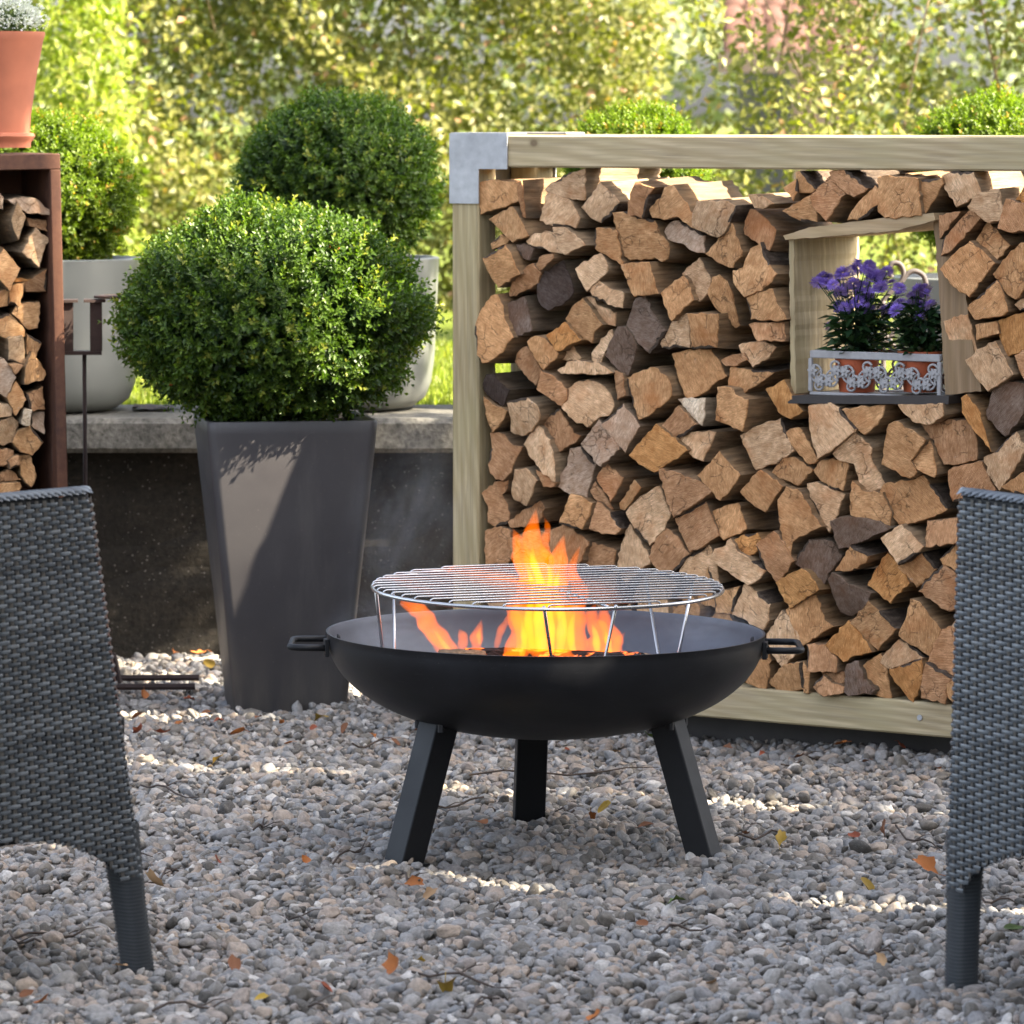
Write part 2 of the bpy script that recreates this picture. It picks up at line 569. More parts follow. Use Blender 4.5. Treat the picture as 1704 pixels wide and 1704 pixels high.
c = k.ramp(n2, [(0.3, (0.044, 0.041, 0.044)), (0.7, (0.062, 0.058, 0.059))])
c = k.mix(k.ramp(n1, [(0.52, 0.0), (0.72, 0.35)]), c, (0.105, 0.098, 0.092))
c = k.mix(k.ramp(n3, [(0.7, 0.0), (0.76, 0.5)]), c, (0.16, 0.145, 0.13))
sz_ = k.n('SeparateXYZ'); k.l(tc, sz_.inputs[0])
c = k.mix(k.math('MULTIPLY', k.ramp(sz_.outputs['Z'], [(0.0, 1.0), (0.13, 0.0)]), k.ramp(n1, [(0.35, 0.0), (0.6, 0.5)])), c, (0.13, 0.115, 0.095))
M['anthracite'] = k.done(k.bsdf(c, k.math('ADD', 0.34, k.math('MULTIPLY', n2, 0.25)), 0, k.bump(n3, 0.1, 0.0006), 0.5))
M['steel_black'] = mat_bowl()
M['bowl_inside'] = m_simple('blue_grey_steel', (0.085, 0.098, 0.120), 0.55, 0.2, 0.35, 16, 0.15)  # lighter and bluer than the outside
M['leg_black'] = m_simple('black_powder_coat', (0.0075, 0.0078, 0.0088), 0.5, 0.0, 0.3, 90, 0.2, 0.0005, 0.25)
M['chrome'] = m_simple('polished_steel_rod', (0.52, 0.51, 0.50), 0.26, 1.0, 0.12, 60, 0.03)
M['rust'] = mat_rust()
M['iron_rust'] = m_simple('rusty_iron', (0.030, 0.016, 0.013), 0.75, 0.1, 0.5, 60, 0.4)
M['terracotta'] = m_simple('terracotta', (0.36, 0.115, 0.060), 0.8, 0, 0.35, 14, 0.25)
M['plastic_pot'] = m_simple('terracotta_plastic', (0.42, 0.095, 0.035), 0.45, 0, 0.12, 14, 0.05)
M['soil'] = m_simple('soil', (0.035, 0.025, 0.018), 0.95, 0, 0.5, 80, 0.9, 0.006)
M['trough'] = m_simple('weathered_grey_iron', (0.36, 0.35, 0.345), 0.7, 0.1, 0.35, 70, 0.5)
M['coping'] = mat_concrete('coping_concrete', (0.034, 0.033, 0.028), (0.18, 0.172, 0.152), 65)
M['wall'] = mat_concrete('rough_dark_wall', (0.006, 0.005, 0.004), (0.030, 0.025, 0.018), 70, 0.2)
M['block_render'] = m_simple('shade_block_render', (0.22, 0.205, 0.18), 0.85, 0, 0.06, 20, 0.2)  # for the added shade blocks, kept dark to limit their bounce
M['pebble'] = mat_pebble()
M['ground'] = mat_concrete('gravel_bed', (0.02, 0.018, 0.016), (0.09, 0.085, 0.08), 70)
M['char'] = mat_ember()
M['weave'] = None
k = N('grey_rattan'); tc = k.tex()
a = k.n('Attribute', attribute_name='tint').outputs['Fac']
g = k.noise(k.mapping(tc, (1, 1, 30)), 40, 2, 0.5)
c = k.ramp(a, [(0.0, (0.028, 0.032, 0.036)), (0.45, (0.076, 0.086, 0.093)), (0.8, (0.15, 0.165, 0.173)), (1.0, (0.085, 0.078, 0.068))])
c = k.mix(k.ramp(g, [(0.35, 0.0), (0.65, 0.6)]), c, k.mix(1.0, c, (0.5, 0.52, 0.55), 'MULTIPLY'))
M['weave'] = k.done(k.bsdf(c, 0.30, 0, k.bump(g, 0.3, 0.0006), 0.5))
M['weave_core'] = m_simple('rattan_core_gap_shade', (0.007, 0.008, 0.009), 0.7, 0, 0.3, 80)  # near-black so the gaps in the weave look shaded
M['box_dark'] = mat_leaf('boxwood_leaf', (0.012, 0.038, 0.011), (0.115, 0.185, 0.016), 0.30, 0.40, (0.20, 0.22, 0.03))
M['box_lime'] = mat_leaf('boxwood_leaf_sunlit', (0.045, 0.088, 0.007), (0.19, 0.25, 0.016), 0.40, 0.42, (0.28, 0.18, 0.03))  # lighter, yellower boxwood copy; sunlit look put into the leaf colour
M['hedge'] = mat_leaf('hedge_leaf', (0.085, 0.098, 0.022), (0.27, 0.252, 0.078), 0.38, 0.40, (0.32, 0.19, 0.11))
M['hedge_lime'] = mat_leaf('hedge_leaf_lime', (0.085, 0.125, 0.014), (0.265, 0.285, 0.046), 0.40, 0.40, (0.34, 0.30, 0.09))
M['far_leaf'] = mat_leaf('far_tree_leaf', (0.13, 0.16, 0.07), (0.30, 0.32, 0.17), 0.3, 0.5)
M['twig'] = m_simple('twig_bark', (0.055, 0.038, 0.028), 0.85, 0, 0.3, 60, 0.5)
M['branch'] = m_simple('branch_bark', (0.20, 0.14, 0.085), 0.85, 0, 0.3, 30, 0.5)
M['aster_leaf'] = mat_leaf('aster_leaf', (0.012, 0.034, 0.014), (0.035, 0.075, 0.022), 0.12, 0.4)
M['aster'] = mat_leaf('aster_petal', (0.22, 0.125, 0.58), (0.44, 0.31, 0.85), 0.2, 0.6)
M['aster_eye'] = m_simple('aster_centre', (0.30, 0.10, 0.50), 0.7)
M['white_flower'] = mat_leaf('white_petal', (0.50, 0.50, 0.52), (0.78, 0.78, 0.80), 0.15, 0.6)
M['alyssum_leaf'] = mat_leaf('alyssum_leaf', (0.03, 0.06, 0.015), (0.10, 0.14, 0.03), 0.2, 0.5)
k = N('lawn'); tc = k.tex()
n1 = k.noise(tc, 40, 5, 0.7); n2 = k.noise(k.mapping(tc, (1, 0.4, 1)), 1.1, 3)
c = k.ramp(n1, [(0.3, (0.05, 0.078, 0.006)), (0.7, (0.12, 0.145, 0.012))])
c = k.mix(k.ramp(n2, [(0.42, 0.0), (0.6, 0.5)]), c, (0.13, 0.17, 0.02))
M['lawn'] = k.done(k.bsdf(c, 0.8, 0, k.bump(n1, 0.8, 0.02), 0.2))
k = N('dry_leaf'); tc = k.tex(); oi = k.n('ObjectInfo'); n1 = k.noise(tc, 90, 4)
c = k.mix(n1, k.mix(1.0, oi.outputs['Color'], (0.6, 0.5, 0.45), 'MULTIPLY'), k.mix(1.0, oi.outputs['Color'], (1.2, 1.15, 1.0), 'MULTIPLY'))
M['dry_leaf'] = k.done(k.bsdf(c, 0.65, 0, k.bump(n1, 0.4, 0.001), 0.3))
M['flame'] = mat_emit_volume('flame_orange', (1.0, 0.165, 0.003), 18.0)
M['flame_core'] = mat_emit_volume('flame_yellow', (1.0, 0.40, 0.015), 28.0)
M['smoke'] = mat_smoke('smoke_blue_grey', (0.70, 0.76, 0.84), 2.2)
M['old_iron'] = m_simple('old_grey_iron', (0.085, 0.072, 0.068), 0.7, 0.2, 0.3, 60, 0.3)
M['tile'] = m_simple('roof_tile', (0.085, 0.038, 0.026), 0.85, 0, 0.5, 25, 0.3)
M['dark_wood_and_shade'] = m_simple('eaves_wood_and_shade', (0.05, 0.035, 0.025), 0.8)

# ------------------------------------------------------------------ setting
def sheet(name, x0, x1, y0, y1, z, mat, nx=1, ny=1):
    mb = MB()
    vv = [(x0 + (x1 - x0) * i / nx, y0 + (y1 - y0) * j / ny, z) for j in range(ny + 1) for i in range(nx + 1)]
    fs = [(j * (nx + 1) + i, j * (nx + 1) + i + 1, (j + 1) * (nx + 1) + i + 1, (j + 1) * (nx + 1) + i) for j in range(ny) for i in range(nx)]
    mb.add(vv, fs)
    return tag(mb.build(name, mat), kind='structure')


WALL_Y, LAWN_Z = 11.47, 0.545
sheet('ground', -150, 150, -120, WALL_Y + 0.1, -0.034, M['ground'])
lawn = sheet('lawn', -150, 150, WALL_Y + 0.35, 320, LAWN_Z, M['lawn'])

gw = empty('garden_wall', (0, WALL_Y, 0), 0, 'dark rough concrete garden wall with a pale coping slab', 'wall')
mb = MB()
nx, nz = 160, 12
vv = []
for j in range(nz + 1):
    for i in range(nx + 1):
        vv.append((-12 + 24 * i / nx, rnd.uniform(-0.008, 0.008), -0.1 + 0.62 * j / nz))
mb.add(vv, [(j * (nx + 1) + i, j * (nx + 1) + i + 1, (j + 1) * (nx + 1) + i + 1, (j + 1) * (nx + 1) + i) for j in range(nz) for i in range(nx)])
mb.box(-12, 12, 0.02, 0.45, -0.1, 0.5)
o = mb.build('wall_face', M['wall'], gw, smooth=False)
x = -11.75
while x < 11.5:                      # coping slabs with joints
    w = 2.55
    mb = MB(); mb.box(-w / 2, w / 2, -0.11, 0.46, 0.502 + rnd.uniform(-.003, .003), 0.588 + rnd.uniform(-.003, .003), 0.012)
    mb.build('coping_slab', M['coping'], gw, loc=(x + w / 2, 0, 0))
    x += w + 0.008

# ---- gravel: pebbles spread over the terrace
def gravel():
    rs = np.random.RandomState(3)
    pts = []
    for layer, (sp, keep) in enumerate(((0.0150, 1.0), (0.0165, 0.72), (0.024, 0.40))):
        ys = np.arange(6.25, WALL_Y + 0.02, sp)
        for y in ys:
            hw = 0.128 * y + 0.28
            xs = np.arange(-hw, hw, sp)
            n = len(xs)
            px_ = xs + rs.uniform(-.5, .5, n) * sp
            py_ = y + rs.uniform(-.5, .5, n) * sp
            kk = rs.rand(n) < keep
            pts.append(np.stack([px_[kk], py_[kk], np.full(kk.sum(), layer * 0.0066)], 1))
    p = np.concatenate(pts)
    n = len(p)
    hgt = 0.010 * np.sin(p[:, 0] * 7.1 + 1.3) * np.sin(p[:, 1] * 5.3) + 0.006 * np.sin(p[:, 0] * 19 + p[:, 1] * 13)
    p[:, 2] += hgt + rs.uniform(-.003, .004, n) - 0.021
    size = 0.0074 * np.exp(rs.normal(0, 0.36, n))
    size = np.clip(size, 0.0030, 0.018)
    scl = np.stack([size * rs.uniform(1.0, 1.5, n), size * rs.uniform(0.8, 1.1, n), size * rs.uniform(0.6, 0.92, n)], 1)
    rot = np.stack([rs.normal(0, .5, n), rs.normal(0, .5, n), rs.uniform(0, 6.283, n)], 1)
    me = bpy.data.meshes.new('gravel')
    me.vertices.add(n)
    me.vertices.foreach_set('co', p.astype(np.float32).ravel())
    for nm, arr in (('rot', rot), ('scl', scl)):
        a = me.attributes.new(nm, 'FLOAT_VECTOR', 'POINT')
        a.data.foreach_set('vector', arr.astype(np.float32).ravel())
    a = me.attributes.new('vid', 'INT', 'POINT')
    a.data.foreach_set('value', rs.randint(0, 14, n).astype(np.int32))
    me.materials.append(M['pebble'])
    ob = link('gravel', me)
    tag(ob, 'grey and brown rounded pebbles covering the terrace', 'gravel', kind='stuff')
    ng = bpy.data.node_groups.new('gravel_scatter', 'GeometryNodeTree')
    ng.interface.new_socket('Geometry', in_out='INPUT', socket_type='NodeSocketGeometry')
    ng.interface.new_socket('Geometry', in_out='OUTPUT', socket_type='NodeSocketGeometry')
    nd = ng.nodes; L = ng.links
    gi = nd.new('NodeGroupInput'); go = nd.new('NodeGroupOutput')
    join = nd.new('GeometryNodeJoinGeometry')
    for v in range(14):
        ico = nd.new('GeometryNodeMeshIcoSphere'); ico.inputs['Radius'].default_value = 1.0; ico.inputs['Subdivisions'].default_value = 3
        sp_ = nd.new('GeometryNodeSetPosition')
        pos = nd.new('GeometryNodeInputPosition')
        add = nd.new('ShaderNodeVectorMath'); add.operation = 'ADD'; add.inputs[1].default_value = (v * 7.3, v * 3.1, v * 1.7)
        nz_ = nd.new('ShaderNodeTexNoise'); nz_.inputs['Scale'].default_value = 0.75; nz_.inputs['Detail'].default_value = 1.5
        sub = nd.new('ShaderNodeVectorMath'); sub.operation = 'SUBTRACT'; sub.inputs[1].default_value = (.5, .5, .5)
        scv = nd.new('ShaderNodeVectorMath'); scv.operation = 'SCALE'; scv.inputs['Scale'].default_value = 1.15
        L.new(pos.outputs[0], add.inputs[0]); L.new(add.outputs[0], nz_.inputs['Vector'])
        L.new(nz_.outputs['Color'], sub.inputs[0]); L.new(sub.outputs[0], scv.inputs[0])
        L.new(ico.outputs[0], sp_.inputs['Geometry']); L.new(scv.outputs[0], sp_.inputs['Offset'])
        sm = nd.new('GeometryNodeSetShadeSmooth'); L.new(sp_.outputs[0], sm.inputs[0])
        mt = nd.new('GeometryNodeSetMaterial'); mt.inputs['Material'].default_value = M['pebble']; L.new(sm.outputs[0], mt.inputs[0])
        g2i = nd.new('GeometryNodeGeometryToInstance'); L.new(mt.outputs[0], g2i.inputs[0])
        L.new(g2i.outputs[0], join.inputs[0])
    iop = nd.new('GeometryNodeInstanceOnPoints')
    def attr(nm, typ):
        q = nd.new('GeometryNodeInputNamedAttribute'); q.data_type = typ; q.inputs['Name'].default_value = nm
        return [s_ for s_ in q.outputs if s_.enabled and s_.name == 'Attribute'][0]
    L.new(gi.outputs[0], iop.inputs['Points']); L.new(join.outputs[0], iop.inputs['Instance'])
    iop.inputs['Pick Instance'].default_value = True
    L.new(attr('vid', 'INT'), iop.inputs['Instance Index'])
    L.new(attr('rot', 'FLOAT_VECTOR'), iop.inputs['Rotation'])
    L.new(attr('scl', 'FLOAT_VECTOR'), iop.inputs['Scale'])
    L.new(iop.outputs[0], go.inputs[0])
    md = ob.modifiers.new('scatter', 'NODES'); md.node_group = ng


gravel()

# ---- foliage helpers
def leaves_mesh(name, base, direc, normal, length, width, mat, tint, fold=0.25):
    n = len(base)
    d = direc / np.linalg.norm(direc, axis=1, keepdims=True)
    s = np.cross(d, normal); s /= (np.linalg.norm(s, axis=1, keepdims=True) + 1e-9)
    nn = np.cross(s, d)
    L_ = length[:, None]; W_ = width[:, None]
    b = base; t = base + d * L_ - nn * L_ * 0.12
    m = base + d * L_ * 0.5
    l = m + s * W_ * 0.5 + nn * W_ * fold; r = m - s * W_ * 0.5 + nn * W_ * fold
    v = np.stack([b, l, t, r], 1).reshape(-1, 3)
    i = np.arange(n)[:, None] * 4
    f = np.concatenate([i + [0, 2, 1], i + [0, 3, 2]], 0)
    return np_mesh(name, v, None, f, [mat], {'tint': np.repeat(tint, 4)}, smooth=False)


def unit(v):
    return v / (np.linalg.norm(v, axis=1, keepdims=True) + 1e-9)


def bush_mesh(name, rx, ry, rz, ns, seed, mat, leaf=0.017, lo=-0.75, shoots=0.09):
    rs = np.random.RandomState(seed)
    d = unit(rs.normal(size=(ns * 2, 3)))
    d = d[d[:, 2] > lo][:ns]; ns = len(d)
    ph = rs.uniform(0, 6.28, 12)
    lump = 1 + 0.065 * np.sin(d[:, 0] * 5 + ph[0]) * np.sin(d[:, 1] * 5 + ph[1]) + 0.03 * np.sin(d[:, 2] * 7 + d[:, 0] * 6 + ph[2]) + 0.02 * np.sin(d[:, 0] * 13 + ph[3]) * np.sin(d[:, 2] * 12 + ph[4])
    hole = np.sin(d[:, 0] * 9 + ph[5]) * np.sin(d[:, 1] * 8 + ph[6]) + np.sin(d[:, 2] * 11 + ph[7] + d[:, 0] * 4)
    depth = 1 - np.abs(rs.normal(0, 0.075, ns)) - 0.075 * np.clip(-hole - .35, 0, 1)
    depth += (rs.rand(ns) < shoots) * rs.uniform(0.02, 0.09, ns)
    P0 = d * (lump * depth)[:, None] * np.array([rx, ry, rz])
    nrm = unit(d / np.array([rx, ry, rz]))
    ax = unit(nrm * 0.9 + np.array([0, 0, 0.5]) + rs.normal(0, 0.38, (ns, 3)))
    k = 6
    sl = rs.uniform(0.032, 0.06, ns)
    ref = unit(np.cross(ax, rs.normal(size=(ns, 3))))
    ref2 = np.cross(ax, ref)
    B, D_, Nn, Ln, T = [], [], [], [], []
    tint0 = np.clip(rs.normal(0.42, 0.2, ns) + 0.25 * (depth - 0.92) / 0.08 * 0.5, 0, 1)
    for j in range(k):
        tt = j / (k - 1)
        for sgn in (1, -1):
            r_ = ref if j % 2 == 0 else ref2
            B.append(P0 + ax * (sl * tt)[:, None])
            D_.append(unit(ax * (0.45 + 0.5 * tt) + r_ * sgn * (1.0 - 0.35 * tt) + rs.normal(0, .18, (ns, 3))))
            Nn.append(unit(ax + rs.normal(0, .25, (ns, 3))))
            Ln.append(leaf * rs.uniform(0.75, 1.2, ns) * (1 - 0.35 * tt))
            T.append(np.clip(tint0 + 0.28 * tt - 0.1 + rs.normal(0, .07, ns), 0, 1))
    # inner leaves close the crown
    ni = int(ns * 2.2)
    di = unit(rs.normal(size=(ni, 3)))
    Pi = di * (rs.uniform(0.5, 0.88, ni))[:, None] * np.array([rx, ry, rz])
    Pi = Pi[di[:, 2] > lo - .15]; ni = len(Pi)
    B.append(Pi); D_.append(unit(rs.normal(size=(ni, 3)))); Nn.append(unit(rs.normal(size=(ni, 3))))
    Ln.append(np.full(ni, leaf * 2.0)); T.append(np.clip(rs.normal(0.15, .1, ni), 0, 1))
    B = np.concatenate(B); D_ = np.concatenate(D_); Nn = np.concatenate(Nn); Ln = np.concatenate(Ln); T = np.concatenate(T)
    return leaves_mesh(name, B, D_, Nn, Ln, Ln * 0.52, mat, T)


# ---- front planter with the big box bush
def rounded_square(h, r, n=6):
    pts = []
    for cx, cy, a0 in ((h - r, h - r, 0), (-h + r, h - r, 90), (-h + r, -h + r, 180), (h - r, -h + r, 270)):
        for i in range(n):
            a = R(a0 + 90 * i / (n - 1))
            pts.append((cx + r * math.cos(a), cy + r * math.sin(a)))
    return pts


PL = on_z(470, 1180, 0.0)
pl_rot = R(8.7)
root = empty('potted_box_bush', (PL.x, PL.y + 0.135, 0), pl_rot,
             'large clipped box bush in tall tapered anthracite planter on the gravel', 'potted bush', 'clipped box bushes in pots')
mb = MB()
ZT = 0.652
prof = [(0.118, -0.03), (0.126, -0.02), (0.190, ZT - 0.03), (0.192, ZT - 0.004), (0.190, ZT), (0.180, ZT), (0.178, ZT - 0.004), (0.172, ZT - 0.08)]
vv = []; fs = []
for h, z in prof:
    vv += [(x, y, z) for x, y in rounded_square(h, min(0.022, h * .3))]
n = 24
for i in range(len(prof) - 1):
    for j in range(n):
        j2 = (j + 1) % n
        fs.append((i * n + j, i * n + j2, (i + 1) * n + j2, (i + 1) * n + j))
fs.append(tuple(range(n - 1, -1, -1)))
mb.add(vv, fs)
o = mb.build('planter', M['anthracite'], root); auto_smooth(o, 50)
mb = MB(); mb.add([(x, y, ZT - 0.07) for x, y in rounded_square(0.176, .03)], [tuple(range(24))])
mb.build('soil', M['soil'], root)
mb = MB(); mb.tube([(0, 0, ZT - 0.1), (0.01, 0, ZT + 0.1), (0.0, 0.01, ZT + .3)], [0.018, 0.014, 0.006], 8)
mb.build('trunk', M['branch'], root, True)
bc = at(452, 528, PL.y + 0.12)
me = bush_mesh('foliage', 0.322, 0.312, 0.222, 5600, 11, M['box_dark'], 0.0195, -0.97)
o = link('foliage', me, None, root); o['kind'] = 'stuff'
loc = Matrix.Rotation(-pl_rot, 4, 'Z') @ (bc - root.location)
o.location = loc

# ---- four round zinc-grey pots with box balls on the coping
ball_me = {}
def pot_ball(px, cpx, cpy, rpx, y, label, seed, mat, flat=0.92, hgt=0.385):
    ctr = at(px, 600, y)
    rt = empty('potted_box_ball', (ctr.x, y, 0.589), rnd.uniform(0, 3), label, 'potted bush', 'clipped box bushes in pots')
    mb = MB()
    rtop = 0.258
    pr = [(0.0, 0.0), (0.15, 0.0), (0.19, 0.006), (0.222, 0.03), (0.238, 0.07), (0.246, 0.13), (rtop, hgt - 0.012), (rtop + .001, hgt - .003), (rtop - .004, hgt), (rtop - .012, hgt), (rtop - .016, hgt - .005), (0.235, hgt - 0.07)]
    mb.lathe(pr, 56)
    o = mb.build('pot', M['zinc_pot'], rt); auto_smooth(o, 40)
    mb = MB(); mb.disc(0, 0, hgt - 0.06, 0.236, 28); mb.build('soil', M['soil'], rt)
    mb = MB(); mb.tube([(0, 0, hgt - .08), (.01, 0, hgt + .12)], [.016, .01], 8); mb.build('trunk', M['branch'], rt, True)
    c = at(cpx, cpy, y)
    rr = rpx / FPX * y - 0.028
    key = (seed, mat.name)
    if key not in ball_me:
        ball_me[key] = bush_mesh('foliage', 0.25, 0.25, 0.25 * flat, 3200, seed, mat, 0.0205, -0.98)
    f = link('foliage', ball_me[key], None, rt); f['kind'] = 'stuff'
    f.location = Matrix.Rotation(-rt.rotation_euler.z, 4, 'Z') @ (c - Vector(rt.location))
    s = rr / 0.25
    f.scale = (s, s, s)
    return rt


pot_ball(68, 92, 325, 142, 11.68, 'box ball in grey pot on the coping behind the rusty log box', 21, M['box_lime'], 0.96)
pot_ball(562, 562, 303, 168, 11.74, 'dark box ball in round grey pot on the coping behind the tall planter', 22, M['box_dark'], 0.86)
pot_ball(1062, 1060, 296, 130, 11.78, 'sunlit box ball rising behind the left half of the log rack', 21, M['box_lime'], 0.98)
pot_ball(1652, 1650, 300, 147, 11.78, 'sunlit box ball and zinc pot behind the right half of the log rack', 23, M['box_lime'], 0.98, 0.335)

# ---- hedges, far trees
def leaf_bank(name, x0, x1, y0, y1, z0, z1, n, seed, mat, leaf, label, cat, wob=0.25, branches=40, kind=None, gap=0.0, top_uneven=0.5, notch=None):
    rs = np.random.RandomState(seed)
    base = empty(name, ((x0 + x1) / 2, (y0 + y1) / 2, z0), 0, label, cat)
    x = rs.uniform(x0, x1, n); z = z0 + (z1 - z0) * rs.rand(n)
    y = y0 + (y1 - y0) * rs.beta(0.9, 1.6, n)
    y += wob * (np.sin(x * 2.3 + seed) * np.sin(z * 2.9 + seed) + 0.6 * np.sin(x * 5.1 + z * 4.3))
    ztop = z1 - top_uneven * (0.5 + 0.5 * np.sin(x * 3.1 + seed)) - 0.3 * rs.rand(n)
    keep = z < ztop
    if gap > 0:
        g = np.sin(x * 4.7 + 2 * np.sin(z * 3.3 + seed)) * np.sin(z * 5.3 + 2 * np.sin(x * 2.9))
        keep &= g > (-1 + gap * 2) - rs.rand(n) * 0.8
    if notch: keep &= ~((x > notch[0]) & (x < notch[1]) & (z > notch[2] + 0.12 * np.sin(x * 25) + rs.uniform(-.08, .08, n)))
    cl = np.sin(x * 6.1 + 1.7 * np.sin(z * 4.1 + seed)) + np.sin(z * 7.3 + 1.9 * np.sin(x * 3.7)) + 0.8 * np.sin(x * 13 + z * 11)
    y = y + 0.15 * np.clip(-cl, -1.2, 1.2)                     # clumps stand forward, hollows lie deep
    keep &= rs.rand(n) < np.clip(0.85 + 0.3 * cl, 0.42, 1)
    x, y, z = x[keep], y[keep], z[keep]; m = len(x)
    P0 = np.stack([x - base.location.x, y - base.location.y, z - base.location.z], 1)
    D_ = unit(rs.normal(size=(m, 3)) + np.array([0, -0.25, -0.15]))
    Nn = unit(rs.normal(0, .75, size=(m, 3)) + np.array([0.25, -0.75, 0.65]))
    Ln = leaf * rs.uniform(0.6, 1.35, m)
    T = np.clip(rs.normal(0.5, .25, m), 0, 1)
    o = link('foliage', leaves_mesh(name + '_leaves', P0, D_, Nn, Ln, Ln * rs.uniform(.45, .7, m), mat, T, .15), None, base)
    o['kind'] = 'stuff'
    mb = MB()
    for b in range(branches):
        bx = rnd.uniform(x0, x1) - base.location.x; by = rnd.uniform(y0, y0 + (y1 - y0) * .7) - base.location.y
        h0 = rnd.uniform(0, (z1 - z0) * .55); ln = rnd.uniform(.6, 1.5)
        dx, dy = rnd.uniform(-.45, .45), rnd.uniform(-.3, .2)
        mb.tube([(bx, by, h0), (bx + dx * .4 * ln, by + dy * .4, h0 + ln * .5), (bx + dx * ln, by + dy, h0 + ln)], [rnd.uniform(.004, .008), .005, .002], 5)
    if branches:
        o = mb.build('branches', M['branch'], base, True); o['kind'] = 'stuff'
    return base


leaf_bank('hedge', -3.6, -1.38, 16.6, 17.8, LAWN_Z, 3.4, 60000, 5, M['hedge_lime'], 0.040, 'bright lime green hedge standing at the far left behind the pots', 'hedge', branches=14)
leaf_bank('hedge', -1.75, 0.62, 18.6, 20.0, LAWN_Z, 3.6, 85000, 6, M['hedge'], 0.042, 'tall olive green hedge behind the box ball in the middle', 'hedge', branches=8)
leaf_bank('hedge', 0.60, 3.9, 15.6, 16.7, LAWN_Z, 3.2, 62000, 7, M['hedge'], 0.038, 'loose sunlit hedge with pinkish stems behind the log rack', 'hedge', branches=22, gap=0.08, notch=(0.70, 0.96, 1.58))
leaf_bank('far_tree', -6.0, 7.5, 40, 43, LAWN_Z, 8.0, 30000, 8, M['far_leaf'], 0.16, 'pale hazy trees far behind the hedges', 'trees', wob=.8, branches=10, top_uneven=2.2)

# ---- neighbouring house, its tiled roof shows above the right hedge
hx = at(1305, 40, 27.0)
hb = empty('neighbour_house', (hx.x + 1.4, 28.5, LAWN_Z), 0, 'house with red-brown tiled roof half hidden behind the right hedge', 'house')
zb = at(1258, 92, 27.0).z - LAWN_Z
mb = MB(); mb.box(-1.3, -1.0, -.6, 6, 0, zb + .3); mb.build('wall', M['dark_wood_and_shade'], hb)  # wall coloured dark to stand for the shadow under the roof
mb = MB(); mb.box(-1.78, -.88, -1.5, -1.38, zb - 0.10, zb + 0.02); mb.build('gutter', M['dark_wood_and_shade'], hb)
rf = MB(); rf.add([(-1.75, -1.45, zb), (-.9, -1.45, zb), (-.9, 3, zb + 2.9), (-1.75, 3, zb + 2.9)], [(0, 1, 2, 3)])
roof = rf.build('roof', M['tile'], hb)
tile = MB()
prof = [(-.11, 0), (-.07, .028), (0, .04), (.07, .028), (.11, 0)]
prof = [(a * .55, b * .6) for a, b in prof]
tv = [(a, 0, b + .012) for a, b in prof] + [(a * .95, .2, b * .8) for a, b in prof]
tile.add(tv, [(i, i + 1, i + 6, i + 5) for i in range(4)] + [(4, 3, 2, 1, 0)])
tme = tile.mesh('tile', M['tile'], True)
slope = math.atan2(2.9, 4.45)
for r_ in range(14):
    for c_ in range(7):
        d = r_ * 0.17
        o = link('tile', tme, None, roof, (-1.68 + c_ * 0.118 + (r_ % 2) * .012, -1.47 + d * math.cos(slope), zb + 0.012 + d * math.sin(slope)), (slope - R(2.5), 0, 0))

# ---- house-shaped blocks added outside the view to keep the terrace in shade
SH = Vector((-0.74, 10.27, 0))
def shade_y(x): return SH.y - (x - SH.x) * (-SUN_H.y / SUN_H.x)
HX = 3.3
hs = empty('terrace_shade_block', (HX, 2.0, 0), 0, 'unseen house-shaped block added to shade the terrace', 'house')
def e1_y(x, e1): return (e1 - x * -SUN_H.y) / SUN_H.x      # line along the sunlight, e1 metres off the eye
EDGE = -SUN_H.y * SH.x + SUN_H.x * SH.y
def block(mb, ea, eb, e, z0, z1, dx=6.0):
    c = [(-e, e1_y(HX - e, eb) - 2.0), (-e, (e1_y(HX - e, ea) if ea > 0 else -7 - e) - 2.0), (dx + e, (e1_y(HX + dx + e, ea) if ea > 0 else -7 - e) - 2.0), (dx + e, e1_y(HX + dx + e, eb) - 2.0)]
    mb.add([(x, y, z) for z in (z0, z1) for x, y in c], [(0, 1, 2, 3), (7, 6, 5, 4), (0, 4, 5, 1), (1, 5, 6, 2), (2, 6, 7, 3), (3, 7, 4, 0)])
SLITS = ((7.34, 7.385), (8.34, 8.40))
for ea, eb, dx in ((-1, SLITS[0][0], 6.0), (SLITS[0][1], SLITS[1][0], 2.5), (SLITS[1][1], EDGE, 2.5)):   # three shade blocks, gaps left to let bands of sun through
    mb = MB(); block(mb, ea, eb, 0, 0, 6.4, dx); mb.build('wall', M['block_render'], hs, fix=True)
    mb = MB(); block(mb, ea, eb, 0.0, 6.402, 6.6, dx); mb.build('roof', M['tile'], hs, fix=True)
for yy in (-3, 1.2, 3.6):  # windows dressing the added block
    mb = MB(); mb.box(-.03, 0.05, yy - .55, yy + .55, .9, 2.2); w_ = mb.build('window', M['dark_wood_and_shade'], hs)
    mb = MB(); mb.box(-.04, -.031, yy - .47, yy + .47, .98, 2.12); mb.build('pane', M['zinc'], w_)

